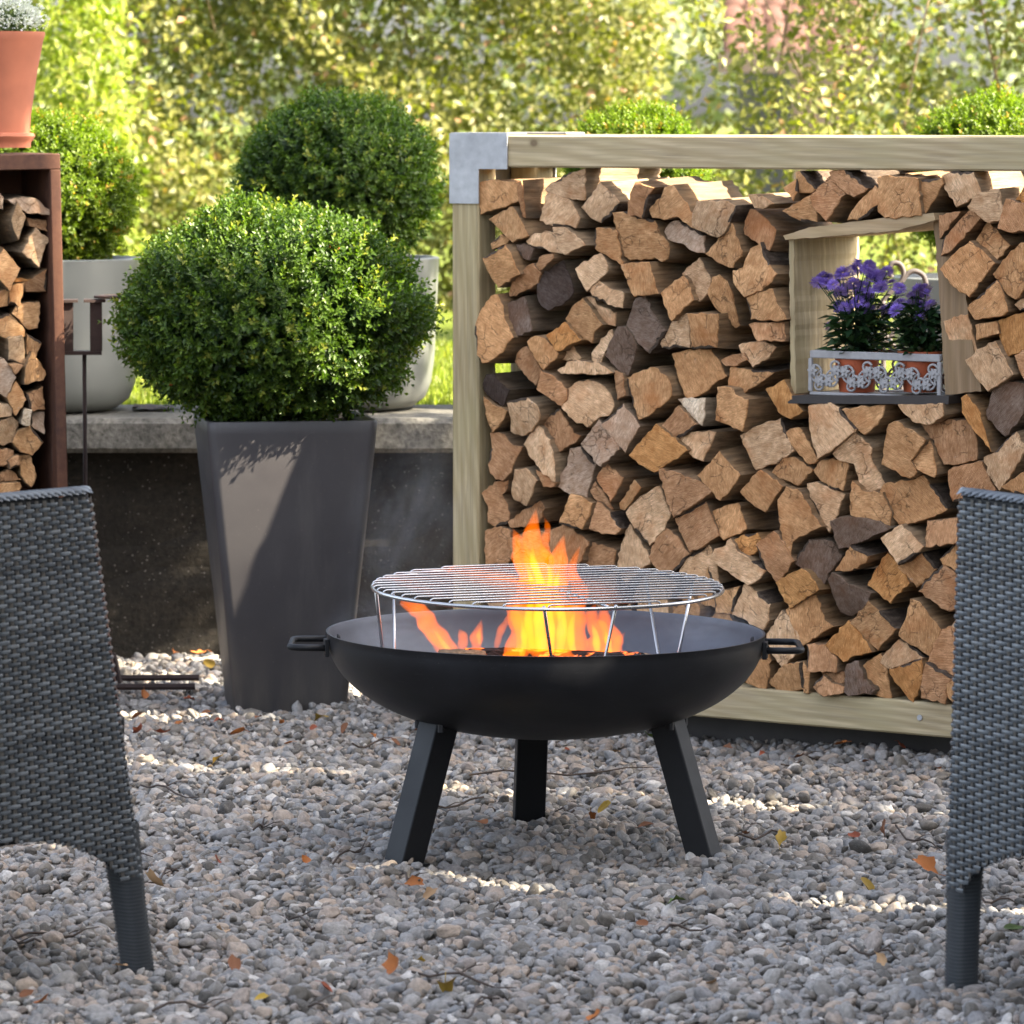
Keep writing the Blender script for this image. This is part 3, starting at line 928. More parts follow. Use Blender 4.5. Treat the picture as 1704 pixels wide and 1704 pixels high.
# ---- unseen tree added right of the rack, crown shaped to dapple wall and pots
tr = empty('added_shade_tree', (2.25, 10.45, 0), 0, 'unseen tree added right of the log rack to cast dappled shade', 'tree')
mb = MB(); mb.tube([(0, 0, -.05), (.03, -.02, 1.2), (-.05, -.03, 2.4), (-.12, -.1, 3.3)], [.06, .05, .04, .02], 10)
mb.build('trunk', M['branch'], tr, True)
E1 = np.array([-SUN_H.y, SUN_H.x, 0.0]); SD = np.array(SUN_DIR); E2 = np.cross(SD, E1); E2 = E2 if E2[2] > 0 else -E2
rs = np.random.RandomState(77)
PP = []
for (a, b, rad, tt, n) in ((10.15, 4.10, .52, .7, 2300), (10.45, 4.45, .36, .8, 1000), (9.16, 4.72, .33, 1.1, 950), (9.65, 4.75, .30, 1.0, 500), (9.84, 3.42, .24, 1.3, 330)):
    c = E1 * a + E2 * b + SD * tt
    q = rs.normal(size=(n, 3)); q = unit(q) * (rs.rand(n) ** .45)[:, None] * rad
    PP.append(c + q - np.array(tr.location))
    limb = MB(); p = c - np.array(tr.location); limb.tube([(-.05, -.03, 2.4), tuple((p + np.array([-.05, -.03, 2.4])) / 2 + np.array([0, 0, -.1])), tuple(p)], [.025, .018, .008], 7); limb.build('limb', M['branch'], tr, True)
PP = np.concatenate(PP); n = len(PP)
o = link('crown', leaves_mesh('tree_leaves', PP, unit(rs.normal(size=(n, 3))), unit(rs.normal(size=(n, 3)) + SD * .6), np.full(n, .075), np.full(n, .045), M['hedge'], rs.rand(n)), None, tr); o['kind'] = 'stuff'

# ---- unseen leaves added at the block gaps to break the sun into flecks
cr = empty('fleck_foliage', (HX, 7.6, 0), 0, 'unseen leaves added at the shade block gaps to fleck the sun', 'added foliage')
PP = []
for ea, n in ((7.362, 520), (8.37, 330)):
    e1 = ea + rs.normal(0, .045, n); e2 = rs.uniform(1.7, 3.5, n)
    keep = np.sin(e2 * 13 + ea) + 0.7 * np.sin(e2 * 31) + rs.normal(0, .5, n) > -.75
    e1, e2 = e1[keep], e2[keep]; n = len(e1)
    base_x = E1[0] * e1 + E2[0] * e2
    tt = (HX - .06 - rs.rand(n) * .12 - base_x) / SD[0]
    PP.append(E1 * e1[:, None] + E2 * e2[:, None] + SD * tt[:, None] - np.array(cr.location))
PP = np.concatenate(PP); n = len(PP)
o = link('foliage', leaves_mesh('fleck_leaves', PP, unit(rs.normal(size=(n, 3))), unit(rs.normal(size=(n, 3)) * .5 + SD), np.full(n, .06), np.full(n, .045), M['hedge'], rs.rand(n)), None, cr); o['kind'] = 'stuff'
mb = MB()
for ea in (7.35, 8.36):
    yy = e1_y(HX, ea) - 7.6
    mb = MB(); mb.tube([(-.05, yy, 0), (-.06, yy + .05, 1.5), (-.05, yy - .04, 3), (-.05, yy, 5)], [.02, .016, .012, .006], 6); mb.build('stem', M['branch'], cr, True)

# ---- grass blades on the lawn edge seen between the pots
n = 26000
gx = rs.uniform(-1.5, .1, n); gy = rs.uniform(WALL_Y + .47, 15.5, n)
P0 = np.stack([gx, gy, np.full(n, LAWN_Z)], 1)
o = link('grass', leaves_mesh('grass', P0, unit(rs.normal(0, .35, size=(n, 3)) + np.array([0, 0, 1.0])), unit(rs.normal(size=(n, 3))), rs.uniform(.025, .055, n), np.full(n, .0045), M['hedge_lime'], np.clip(rs.normal(.5, .25, n), 0, 1)))
tag(o, 'sunlit lawn grass behind the coping', 'grass', kind='stuff')

# ------------------------------------------------------------------ timber log rack
OX, OY = -0.133, 10.22
RA = math.atan2(-0.56, 0.8285)
U = Vector((math.cos(RA), math.sin(RA), 0)); BK = Vector((-math.sin(RA), math.cos(RA), 0))
O_R = Vector((OX, OY, 0))


def rk(px, py, yl=0.0):
    d = ray(px, py)
    q = O_R + BK * yl
    t = (q - EYE).dot(BK) / d.dot(BK)
    p = EYE + d * t
    return ((p - O_R).dot(U), p.z)


def rk_world(x, y, z):
    return O_R + U * x + BK * y + Vector((0, 0, z))


RL, RD, S_ = 1.66, 0.30, 0.071
ZB, ZTOP = 0.045, 1.289
rack = empty('log_rack', O_R, RA, 'timber firewood rack with galvanised corner brackets, packed with split logs', 'log rack')
def rbox(name, x0, x1, y0, y1, z0, z1, mat, bev=0.004):
    mb = MB(); cx, cy, cz = (x0 + x1) / 2, (y0 + y1) / 2, (z0 + z1) / 2
    mb.box(x0 - cx, x1 - cx, y0 - cy, y1 - cy, z0 - cz, z1 - cz, bev)
    return mb.build(name, mat, rack, loc=(cx, cy, cz))
for y0 in (0, RD - S_):
    for x0 in (0, RL - S_):
        rbox('post', x0, x0 + S_, y0, y0 + S_, ZB + S_, ZTOP - S_, M['tim_z'])
    rbox('top_beam', 0, RL, y0, y0 + S_, ZTOP - S_, ZTOP, M['tim_x'])
    rbox('bottom_beam', 0, RL, y0, y0 + S_, ZB, ZB + S_, M['tim_x'])
for x0 in (0.001, RL - S_ - .001):
    rbox('side_rail', x0, x0 + S_, S_, RD - S_, ZB + .001, ZB + S_ - .001, M['tim_y'])
    rbox('side_rail', x0, x0 + S_, S_, RD - S_, ZTOP - S_ + .001, ZTOP - .001, M['tim_y'])
rbox('shade_skid', 0.02, RL - .02, RD - S_ + .005, RD - .005, -.04, ZB - .001, M['board_dark'])  # foot drawn out into a dark bar that keeps light from under the rack
rbox('shade_skid', 0.02, RL - .02, .11, .16, -.04, ZB - .001, M['board_dark'])  # second bar of the light block
def bracket(xc, sx, yf, sy):
    t = 0.003; W = 0.151; w = 0.075
    g = 0.0018
    P_ = [(-t, ZTOP + t), (-t, ZTOP - W), (w, ZTOP - W), (w, ZTOP - w), (W, ZTOP - w), (W, ZTOP + t)]
    mb = MB()
    mb.prism([(xc + sx * a, b) for a, b in P_], yf - sy * g, yf - sy * (g + t))
    mb.box(min(xc, xc + sx * W), max(xc, xc + sx * W), min(yf - sy * g, yf + sy * S_), max(yf - sy * g, yf + sy * S_), ZTOP + g, ZTOP + g + t)
    mb.box(min(xc - sx * g, xc - sx * (g + t)), max(xc - sx * g, xc - sx * (g + t)), min(yf, yf + sy * W), max(yf, yf + sy * W), ZTOP - W, ZTOP + g)
    ob = mb.build('corner_bracket', M['zinc'], rack, fix=True)
    for (a, b) in ((0.035, ZTOP - .035), (0.035, ZTOP - .12), (0.12, ZTOP - .035)):
        pass
    return ob
bracket(0, 1, 0, 1); bracket(RL, -1, 0, 1); bracket(0, 1, RD, -1); bracket(RL, -1, RD, -1)
for (px, py) in ((1531, 1194), (807, 292)):
    x, z = rk(px, py, 0)
    mb = MB(); mb.tube([(0, 0.004, 0), (0, -0.003, 0)], [.006, .006], 10)
    mb.build('screw', M['zinc'], rack, loc=(x, 0, z) if px > 1000 else (S_ + .002, .035, ZTOP - .105), rot=None if px > 1000 else (0, 0, R(90)))

# ------------------------------------------------------------------ firewood
RACK_TXT = """t 796,306 828,300 856,304 862,306 862,334 828,347 801,356 798,326
b 862,304 871,301 870,362 866,360
p 907,315 918,304 952,287 974,281 972,332 946,330 912,321
p 910,323 921,324 946,334 963,362 957,379 921,375 901,367
p 967,345 998,304 1030,336 1029,339 1000,370 989,366
b 1057,304 1088,313 1079,324 1067,363 1044,355 1045,345
t 810,365 852,345 863,360 878,386 880,392 852,403 833,386
t 818,405 833,390 846,398 841,407 820,415
t 804,430 844,409 854,430 863,456 824,478 814,462
d 859,407 871,405 888,413 880,433 871,430 861,416
p 876,401 884,392 920,386 935,422 910,415 880,407
p 919,379 938,379 972,408 940,424 933,418 925,400
t 991,381 1025,383 1032,416 1036,441 1013,428 989,413
t 1025,356 1042,354 1090,368 1098,390 1110,405 1107,430 1098,435 1087,428 1047,432 1032,420
b 842,493 848,473 884,441 891,439 903,454 895,471 865,486
b 891,441 897,428 920,422 920,430 898,450
k 896,486 897,469 906,454 935,435 946,460 950,477 948,493 929,509 912,516 903,509
p 957,447 995,422 1002,430 1010,450 998,465 980,484 968,467
p 983,484 995,467 1012,480 1036,488 1034,512 1012,507 987,492
t 1036,441 1077,437 1083,458 1092,488 1057,493 1049,477
t 792,542 798,520 813,495 823,492 833,510 836,531 852,561 841,578 828,593 807,602 798,589
d 833,509 869,495 876,514 885,550 859,560 846,552 839,533
t 938,531 950,512 970,497 983,512 997,533 1004,540 989,552 984,570 965,559 946,542
p 974,495 989,497 993,507 1025,520 1023,542 1002,539 995,527
d 1055,499 1072,493 1083,520 1107,550 1083,586 1060,565 1043,542
t 877,569 890,560 906,564 928,588 925,596 903,615 895,603 882,583
o 910,558 938,537 965,566 952,571 933,584 927,584
b 858,601 865,584 876,577 886,588 899,616 888,641 871,622
p 929,598 950,574 967,596 961,600
p 985,588 998,564 1015,549 1019,566 1006,590 998,609 987,598
d 1006,592 1019,564 1030,545 1042,545 1059,575 1053,601 1042,624 1025,614
p 929,616 950,601 987,603 1017,620 978,623 936,622
k 802,639 809,624 822,622 829,633 848,648 837,675 818,665 805,650
b 903,618 918,624 940,648 940,665 931,675 912,661 895,648
p 943,652 955,639 974,633 995,641 1010,656 1018,676 1012,691 998,693 980,710 972,703 963,703 938,678 936,665
t 1043,630 1085,613 1108,628 1116,650 1112,665 1085,688 1065,697 1056,675
b 1018,618 1034,622 1042,658 1028,665
p 847,671 880,663 893,673 898,691 891,705 882,718 865,725 848,718 850,695
t 805,661 824,676 844,684 835,701 818,720 809,695
b 891,706 931,682 955,720 968,725 955,738 924,754 910,735
g 966,738 995,699 1027,740 1029,748 1000,776 980,755
g 1003,706 1038,673 1051,691 1062,710 1038,752 1027,740
p 870,740 890,708 903,723 920,752 927,800 903,783 884,763
b 814,722 837,725 852,742 867,744 858,763 852,785 839,799 818,787 813,772 818,746
g 948,748 965,746 987,772 980,804 972,833 946,819 926,804 944,776
o 1051,757 1070,730 1089,707 1112,728 1138,750 1108,772 1090,785 1078,778
b 993,795 1006,772 1034,795 1019,834 1006,817
b 982,817 991,802 1019,847 1013,851 989,830
t 1028,838 1057,799 1068,812 1060,823 1038,849 1030,847
p 848,817 856,782 875,780 895,800 886,823 875,841 852,830
b 890,783 903,787 926,802 923,809 905,810
b 801,821 828,802 846,800 844,814 835,823 848,853 846,866 824,876 811,868 811,842
b 848,868 873,847 895,834 903,847 895,870 873,877 852,877
t 946,823 982,838 970,880 933,870 940,842
b 991,836 1013,853 1032,879 1025,889 983,879
p 1041,853 1070,825 1097,810 1105,830 1116,856 1100,885 1080,907 1055,880
t 1080,349 1101,324 1104,313 1118,309 1129,324 1155,360 1155,379 1127,360 1112,364 1086,362
p 1155,353 1161,336 1208,336 1220,343 1211,370 1200,390 1193,394 1174,386 1155,377
p 1245,324 1268,326 1287,339 1268,347 1255,346
t 1303,313 1324,298 1326,319 1320,334
t 1326,287 1332,285 1356,315 1347,321 1328,320
b 1349,328 1379,293 1400,317 1403,324 1378,367 1362,351
t 1303,351 1347,326 1358,353 1358,369 1332,367 1317,360
b 1236,381 1247,349 1257,351 1292,383 1281,416 1257,401 1238,390
g 1104,386 1110,375 1129,368 1174,392 1172,405 1174,420 1155,418 1133,405 1110,398
t 1176,422 1217,373 1233,418 1219,445 1196,437
t 1220,450 1236,445 1245,415 1260,405 1277,441 1290,456 1283,469 1257,488 1242,493 1228,477 1221,460
t 1097,488 1134,460 1142,467 1156,499 1121,533 1104,505
p 1134,456 1161,430 1168,439 1183,465 1180,486 1165,501 1155,493 1142,469
t 1180,490 1189,462 1200,458 1211,469 1219,492 1226,540 1219,545 1208,529 1189,510
t 1241,495 1285,482 1292,505 1307,531 1287,534 1249,531
b 1247,540 1255,537 1302,536 1303,552 1305,567 1260,567 1253,554
p 1098,572 1110,550 1116,537 1144,522 1149,552 1149,578 1101,578
t 1145,523 1195,523 1193,552 1190,578 1149,578 1149,548
t 1117,590 1181,583 1193,598 1209,626 1191,637 1174,652 1155,661 1144,662 1133,641
p 1230,575 1260,568 1289,578 1277,596 1253,611 1243,598 1234,586
b 1201,599 1219,590 1236,588 1242,599 1221,610 1208,609
t 1217,612 1249,616 1283,620 1260,639 1230,658 1219,650 1214,641
t 1193,646 1217,646 1230,660 1247,665 1242,695 1234,717 1208,706 1187,699 1191,673
w 1127,665 1144,663 1174,663 1173,688 1168,708 1148,691
b 1099,710 1129,676 1159,706 1123,731
p 1126,731 1142,722 1187,720 1180,744 1170,767 1155,761 1136,744
p 1234,725 1300,697 1311,729 1319,750 1257,781 1245,753
t 1311,720 1330,712 1339,725 1358,765 1343,772 1322,746
p 1344,677 1375,670 1395,680 1425,714 1400,736 1380,752 1360,763 1352,735 1345,700
o 1275,648 1305,633 1319,665 1334,684 1315,697 1300,690
t 1230,819 1268,783 1303,810 1287,832 1270,852 1249,838
t 1285,787 1305,759 1319,761 1350,782 1326,808 1303,797
t 1351,783 1365,767 1384,763 1412,771 1409,800 1405,816 1380,810 1365,800
t 1161,791 1196,752 1211,770 1230,791 1215,814 1198,832 1174,806
b 1100,782 1123,785 1155,799 1180,817 1151,840 1120,860 1108,823
b 1126,862 1172,836 1185,870 1194,891 1150,918 1138,895
t 1181,853 1226,838 1243,880 1205,898 1190,880
t 1294,834 1308,812 1331,820 1365,876 1337,891 1318,902 1316,927 1304,905 1296,860
p 1344,806 1359,803 1404,823 1390,860 1379,885 1368,874 1351,832
t 1404,682 1469,675 1466,694 1438,723 1421,708
p 1494,674 1568,672 1570,691 1548,706 1517,701 1503,688
o 1599,663 1607,658 1630,688 1649,750 1638,733 1601,688
d 1647,668 1652,651 1675,634 1704,640 1706,682 1672,725 1641,691
t 1480,708 1489,703 1537,733 1514,767 1523,786 1511,795 1468,772 1472,744
t 1514,767 1540,733 1559,789 1556,794 1523,778
b 1535,708 1613,702 1624,736 1624,764 1596,772 1573,772 1556,739
p 1389,755 1404,733 1427,720 1452,747 1449,764 1466,809 1447,820 1432,815 1421,772 1399,767
t 1421,801 1435,817 1466,820 1480,854 1478,874 1418,857
t 1465,820 1472,806 1523,798 1534,792 1545,806 1573,846 1534,865 1497,872 1478,848
b 1578,784 1587,778 1632,770 1655,815 1647,820 1587,834 1582,823
p 1638,761 1655,753 1689,720 1706,744 1663,815 1647,792
t 1666,809 1704,786 1709,823 1686,820
d 1382,868 1399,861 1444,863 1480,879 1421,905 1393,913
d 1324,933 1348,899 1382,902 1396,925 1368,972 1337,947
t 1389,950 1416,909 1447,925 1441,936 1416,950
b 1259,908 1289,885 1300,899 1320,933 1311,944 1289,968 1272,944
p 1466,896 1497,874 1534,910 1528,919 1496,939 1478,913
t 1496,943 1534,913 1555,947 1523,977 1506,958
b 1540,868 1593,863 1594,902 1540,910
t 1565,930 1590,902 1618,925 1596,950 1570,939
o 1442,974 1475,922 1494,939 1514,970 1483,1003 1461,986
b 1530,984 1570,941 1596,961 1616,986 1599,1006 1579,1017 1554,1001
o 1290,970 1334,947 1348,956 1362,981 1311,1012
p 1217,1023 1227,998 1237,973 1259,986 1281,1005 1276,1037 1269,1048 1239,1030
d 1380,964 1390,953 1416,972 1454,986 1444,1009 1407,1025 1390,1020 1382,986
t 1311,1015 1354,989 1368,1032 1382,1043 1337,1074 1323,1046
t 1416,1037 1447,1001 1463,1017 1489,1046 1458,1082 1432,1054
t 1497,1057 1517,998 1531,1003 1561,1048 1542,1091 1509,1068
b 1543,1104 1560,1052 1599,1040 1630,1080 1600,1115 1585,1130
o 1372,1074 1410,1034 1432,1057 1449,1085 1421,1091 1404,1101
b 1339,1074 1372,1074 1393,1097 1393,1118 1343,1118
p 1465,1102 1494,1065 1509,1071 1537,1094 1506,1105 1478,1112
p 1190,914 1207,909 1215,897 1227,919 1249,934 1273,949 1264,961 1244,973 1222,959 1200,944 1183,929
o 1217,899 1239,890 1259,887 1266,904 1259,917 1242,927 1227,919
p 1276,1055 1298,1018 1313,1030 1333,1072 1303,1110 1286,1089 1280,1074
t 1242,1135 1259,1097 1279,1087 1279,1126 1274,1148 1259,1143
t 1278,1136 1306,1106 1334,1103 1335,1146 1294,1155
t 1335,1102 1348,1119 1345,1153 1338,1153
b 1354,1143 1367,1125 1387,1139 1404,1143 1402,1153 1372,1159 1363,1153
b 1367,1121 1404,1119 1407,1134 1400,1139 1385,1134
d 1409,1106 1427,1102 1436,1131 1454,1148 1449,1156 1414,1158 1407,1151
t 1427,1116 1464,1089 1473,1111 1481,1161 1473,1166 1451,1148 1436,1134
o 1481,1114 1498,1109 1533,1097 1533,1131 1518,1168 1506,1156 1488,1134
b 1534,1131 1540,1104 1584,1129 1577,1139 1572,1171 1533,1161
t 1575,1139 1599,1124 1626,1136 1624,1183 1602,1180 1575,1161
t 1190,993 1215,981 1232,976 1217,1020 1190,1020
p 1584,1042 1597,1018 1624,1033 1621,1065 1599,1057
b 808,885 833,877 850,885 853,922 839,944 808,947
b 913,885 934,874 977,902 965,936 965,947 917,947
b 968,922 979,902 1025,916 1019,947 967,947
p 1025,947 1033,905 1046,874 1084,933 1067,947 1044,972
b 1081,927 1103,877 1129,899 1146,922 1120,953 1095,950
p 1132,953 1146,925 1177,908 1191,939 1196,970 1163,972
b 853,899 875,885 909,888 912,922 898,944 858,939
p 1061,1009 1078,978 1106,984 1112,1032 1064,1034
t 1117,1020 1146,984 1165,1015 1154,1048
t 1462,296 1527,299 1528,332 1531,358 1472,362 1461,352
t 1528,299 1568,296 1570,307 1534,356 1530,341
p 1568,293 1582,287 1618,287 1630,321 1590,344 1579,327
b 1379,287 1404,282 1444,313 1421,328 1404,318 1382,296
t 1410,366 1416,352 1455,310 1463,321 1461,341 1427,366
p 1610,344 1630,321 1663,315 1669,346 1666,366 1638,368
b 1662,380 1672,332 1704,341 1709,380 1686,387
b 1562,358 1599,352 1585,369 1563,397
b 1569,425 1573,394 1613,349 1630,363 1590,411
t 1618,411 1641,369 1680,408 1652,445
t 1565,448 1611,403 1652,439 1613,493 1587,476
t 1651,456 1697,406 1725,420 1723,468 1689,497 1672,485
t 1610,513 1624,499 1658,468 1675,518 1669,524 1621,531
p 1573,535 1613,524 1616,538 1624,583 1613,593 1587,593 1579,566
t 1623,541 1655,535 1661,555 1627,566
o 1659,535 1720,518 1731,572 1672,592 1663,563
p 1606,600 1659,569 1686,623 1641,651 1624,631
b 1689,592 1720,577 1737,617 1709,639 1700,623
o 1692,332 1704,313 1731,304 1745,335 1714,346
p 1687,507 1709,490 1731,499 1725,516 1697,516"""
BOX_TXT = """g 0,321 7,328 5,349 -7,345
g 14,332 60,330 87,352 88,358 44,355
p 19,367 27,335 44,362 33,400
p 36,420 60,378 82,396 65,446
b 44,362 78,366 80,386 48,376
t -7,434 7,413 34,447 15,485 -3,461
o 9,461 65,464 44,469 14,468
b 41,471 77,447 78,485 44,486
t 20,522 32,505 65,502 63,546 48,549 32,532
t 15,488 20,475 43,468 32,512 15,505
t -10,485 14,481 14,509 -10,512
t -14,536 17,522 41,549 41,560 10,563 -10,553
p 12,563 37,558 44,607 15,600
t 43,553 70,571 61,594 44,590
t 41,617 53,585 78,623 73,633 41,640
g -14,607 7,597 26,628 10,662 -14,648
b 15,607 39,607 26,624
b 44,655 73,643 76,682 51,684
t 12,662 27,634 44,665 26,692
w 36,706 41,680 54,682 51,709
g 54,684 75,685 73,723 51,709
t 20,736 31,716 51,709 73,736 54,759 34,753
p -10,668 20,675 19,692 -10,696
p -10,706 20,692 32,702 24,736 7,743 -10,733
b -14,747 24,750 20,771 -14,781
t 31,760 51,757 61,791 51,811 34,791
b 14,767 31,757 34,774 17,781
b -10,791 14,781 36,798 0,803
t -14,805 34,803 34,825 -14,825"""
COLS = {'p': (0.68, 0.475, 0.295), 't': (0.62, 0.365, 0.18), 'b': (0.52, 0.30, 0.16), 'd': (0.21, 0.155, 0.122), 'o': (0.58, 0.305, 0.115),
        'g': (0.52, 0.39, 0.29), 'k': (0.08, 0.063, 0.057), 'w': (0.72, 0.60, 0.45)}
CNAME = {'p': 'pale', 't': 'tan', 'b': 'brown', 'd': 'dark weathered', 'o': 'orange-brown', 'g': 'greyish', 'k': 'blackened', 'w': 'whitish'}
ORD = ['first', 'second', 'third', 'fourth', 'fifth', 'sixth', 'seventh', 'eighth', 'ninth', 'tenth', 'eleventh', 'twelfth']


def parse(txt):
    out = []
    for ln in txt.strip().split('\n'):
        w = ln.split()
        out.append((w[0], [tuple(map(float, q.split(','))) for q in w[1:]]))
    return out


def poly_area(p):
    return 0.5 * sum(p[i][0] * p[(i + 1) % len(p)][1] - p[(i + 1) % len(p)][0] * p[i][1] for i in range(len(p)))


def shape_word(p):
    q = np.array(p); q = q - q.mean(0)
    ev = np.sqrt(np.maximum(np.linalg.eigvalsh(np.cov(q.T)), 1e-9))
    n = len(p); c = 0
    for i in range(n):
        a = np.array(p[i]) - np.array(p[i - 1]); b = np.array(p[(i + 1) % n]) - np.array(p[i])
        ang = abs(math.atan2(a[0] * b[1] - a[1] * b[0], a @ b))
        if ang > R(38): c += 1
    if ev[1] / ev[0] > 2.4: return 'thin'
    return {0: 'rounded', 1: 'rounded', 2: 'wedge-shaped', 3: 'wedge-shaped', 4: 'four-sided', 5: 'five-sided'}.get(c, 'many-sided')


def log_mesh(poly, length, rs, tilt=0.10, taper=1.1, jag=0.0012):
    # poly in local x,z about its centroid; front at y=0
    if poly_area(poly) < 0: poly = poly[::-1]
    P_ = [Vector((a, b)) for a, b in poly]
    # resample with slightly ragged edges
    pts = []; edge = []
    n = len(P_)
    lens = [(P_[(i + 1) % n] - P_[i]).length for i in range(n)]
    bark_e = int(rs.choice(np.argsort(lens)[-3:])) if rs.rand() < .42 else -1
    for i in range(n):
        a, b = P_[i], P_[(i + 1) % n]
        L_ = (b - a).length
        m = max(1, int(L_ / 0.0085))
        nrm = Vector((b.y - a.y, a.x - b.x)); nrm = nrm.normalized() if nrm.length > 0 else Vector((0, 0))
        bow = rs.uniform(-0.02, 0.045) * L_
        ph = rs.uniform(0, 6.28)
        for k_ in range(m):
            t = k_ / m
            off = bow * 4 * t * (1 - t) + (rs.normal(0, jag) if k_ else 0) + 0.0012 * math.sin(ph + t * 17) * min(1, 4 * t * (1 - t))
            pts.append(a + (b - a) * t + nrm * off); edge.append(i == bark_e)
    n = len(pts)
    gx, gz = rs.normal(0, tilt), rs.normal(0, tilt)
    def yf(p): return gx * p.x + gz * p.y + rs.normal(0, 0.0006)
    V = []
    inset = 0.0016
    for p, bk_ in zip(pts, edge):
        q = p * (1 - (inset if not bk_ else .0055 + rs.uniform(-.001, .001)) / max(p.length, 0.01)); V.append((q.x, yf(p), q.y))
    for p in pts: V.append((p.x, yf(p) + 0.0025, p.y))
    dx, dz = rs.normal(0, 0.008), rs.normal(0, 0.006)
    for t in (0.3, 1.0):
        s = 1 + (taper - 1) * t
        for p in pts:
            V.append((p.x * s + dx * t + rs.normal(0, .0012), length * t, p.y * s + dz * t + rs.normal(0, .0012)))
    F = [tuple(range(n))]
    MI = [0]
    for r_ in range(3):
        for i in range(n):
            j = (i + 1) % n
            F.append((r_ * n + i, (r_ + 1) * n + i, (r_ + 1) * n + j, r_ * n + j)); MI.append(2 if edge[i] else (0 if r_ == 0 else 1))
    F.append(tuple(range(4 * n - 1, 3 * n - 1, -1))); MI.append(0)
    me = bpy.data.meshes.new('firewood_log')
    me.from_pydata(V, [], F)
    me.materials.append(M['end']); me.materials.append(M['side']); me.materials.append(M['bark'])
    me.polygons.foreach_set('material_index', MI)
    me.polygons.foreach_set('use_smooth', [i > 0 and i < len(F) - 1 for i in range(len(F))])
    me.update()
    try: me.set_sharp_from_angle(angle=R(38))
    except Exception: pass
    return me


def region(cx, cy):
    if cy < 352 and cx < 1300: return 'just under the top beam'
    if 1300 <= cx < 1565 and cy < 390: return 'above the flower niche'
    if cx >= 1540 and cy < 672: return 'right of the flower niche' if cx < 1640 else 'beside the niche at the right edge'
    if 1170 <= cx < 1345 and 352 <= cy < 668: return 'left of the flower niche'
    if cx < 872: return 'against the left post'
    if cy > 1085: return 'on the bottom beam'
    if cx >= 1300 and cy < 775: return 'just below the flower niche'
    if cx < 1170 and cy < 480: return 'high in the left half of the rack'
    if cx < 1170 and cy < 640: return 'midway up the left half of the rack'
    if cx < 1030 and cy < 800: return 'in the left part above the flames'
    if cx < 1060: return 'right behind the flames'
    if cx < 1200 and cy < 840: return 'right of the flame tips'
    if cx < 1300 and cy < 840: return 'in the middle of the rack'
    if cx < 1240: return 'just above the right half of the grill'
    if cy < 940: return 'low in the rack left of the right chair'
    return 'between fire bowl and right chair'


entries = []
rsl = np.random.RandomState(5)
for c, poly in parse(RACK_TXT):
    cx = sum(p[0] for p in poly) / len(poly); cy = sum(p[1] for p in poly) / len(poly)
    entries.append([c, poly, cx, cy, shape_word(poly), abs(poly_area(poly)), region(cx, cy)])
areas = sorted(e[5] for e in entries)
small, large = areas[len(areas) // 4], areas[3 * len(areas) // 4]
keys = {}
for e in entries:
    sz = 'small' if e[5] < small else ('big' if e[5] > large else '')
    e.append(sz)
    keys.setdefault((sz, e[0], e[4], e[6]), []).append(e)
for kk, lst in keys.items():
    lst.sort(key=lambda e: e[2])
    for i, e in enumerate(lst):
        lab = ' '.join(w for w in (kk[0], CNAME[kk[1]], kk[2], 'split log', kk[3]) if w)
        if len(lst) > 1:
            lab += ', leftmost such' if i == 0 else (', rightmost such' if i == len(lst) - 1 else ', %s such' % ORD[i])
        c, poly = e[0], e[1]
        prot = float(rsl.uniform(-0.014, 0.022))
        loc2 = [rk(px, py, -prot) for px, py in poly]
        mx = sum(a for a, b in loc2) / len(loc2); mz = sum(b for a, b in loc2) / len(loc2)
        me = log_mesh([((a - mx) * 1.045, (b - mz) * 1.045) for a, b in loc2], float(rsl.uniform(.255, .30)), rsl, 0.10, float(rsl.uniform(1.04, 1.22)))
        o = link('firewood_log', me, None, None, rk_world(mx, -prot, mz), (0, 0, RA))
        f_ = float(rsl.uniform(1.0, 1.32)); w_ = float(rsl.uniform(-.03, .03))
        cc = COLS[c]; o.color = (cc[0] * f_ * (1 + w_), cc[1] * f_, cc[2] * f_ * (1 - w_), 1)
        tag(o, lab, 'log', 'split logs stacked in the timber rack')

# logs low behind the fire bowl and at the far end of the rack, mostly out of sight
def spare(px, py, rpx, lab):
    a0 = rsl.uniform(0, 6.28); k_ = int(rsl.choice([3, 4, 4, 5]))
    poly = [(px + rpx * rsl.uniform(.85, 1.15) * math.cos(a0 + 6.283 * i / k_), py + rpx * rsl.uniform(.85, 1.15) * math.sin(a0 + 6.283 * i / k_)) for i in range(k_)]
    loc2 = [rk(a, b, .012) for a, b in poly]
    mx = sum(a for a, b in loc2) / len(loc2); mz = sum(b for a, b in loc2) / len(loc2)
    me = log_mesh([(a - mx, b - mz) for a, b in loc2], .27, rsl, .1, 1.08)
    o = link('firewood_log', me, None, None, rk_world(mx, .012, mz), (0, 0, RA))
    cc = COLS[str(rsl.choice(list('ptbt')))]; o.color = (*cc, 1)
    tag(o, lab, 'log', 'split logs stacked in the timber rack')
for r_ in range(3):
    for c_ in range(5):
        spare(838 + c_ * 82 + (r_ % 2) * 35, 985 + r_ * 62, 44, 'split log behind the fire bowl, %s row under the grill, %s from left' % (ORD[r_], ORD[c_]))
for r_ in range(11):
    for c_ in range(2):
        spare(1768 + c_ * 88 + (r_ % 2) * 20, 350 + r_ * 84, 50, 'split log at the right rack end, %s row from top, %s column' % (ORD[r_], ('inner', 'outer')[c_]))

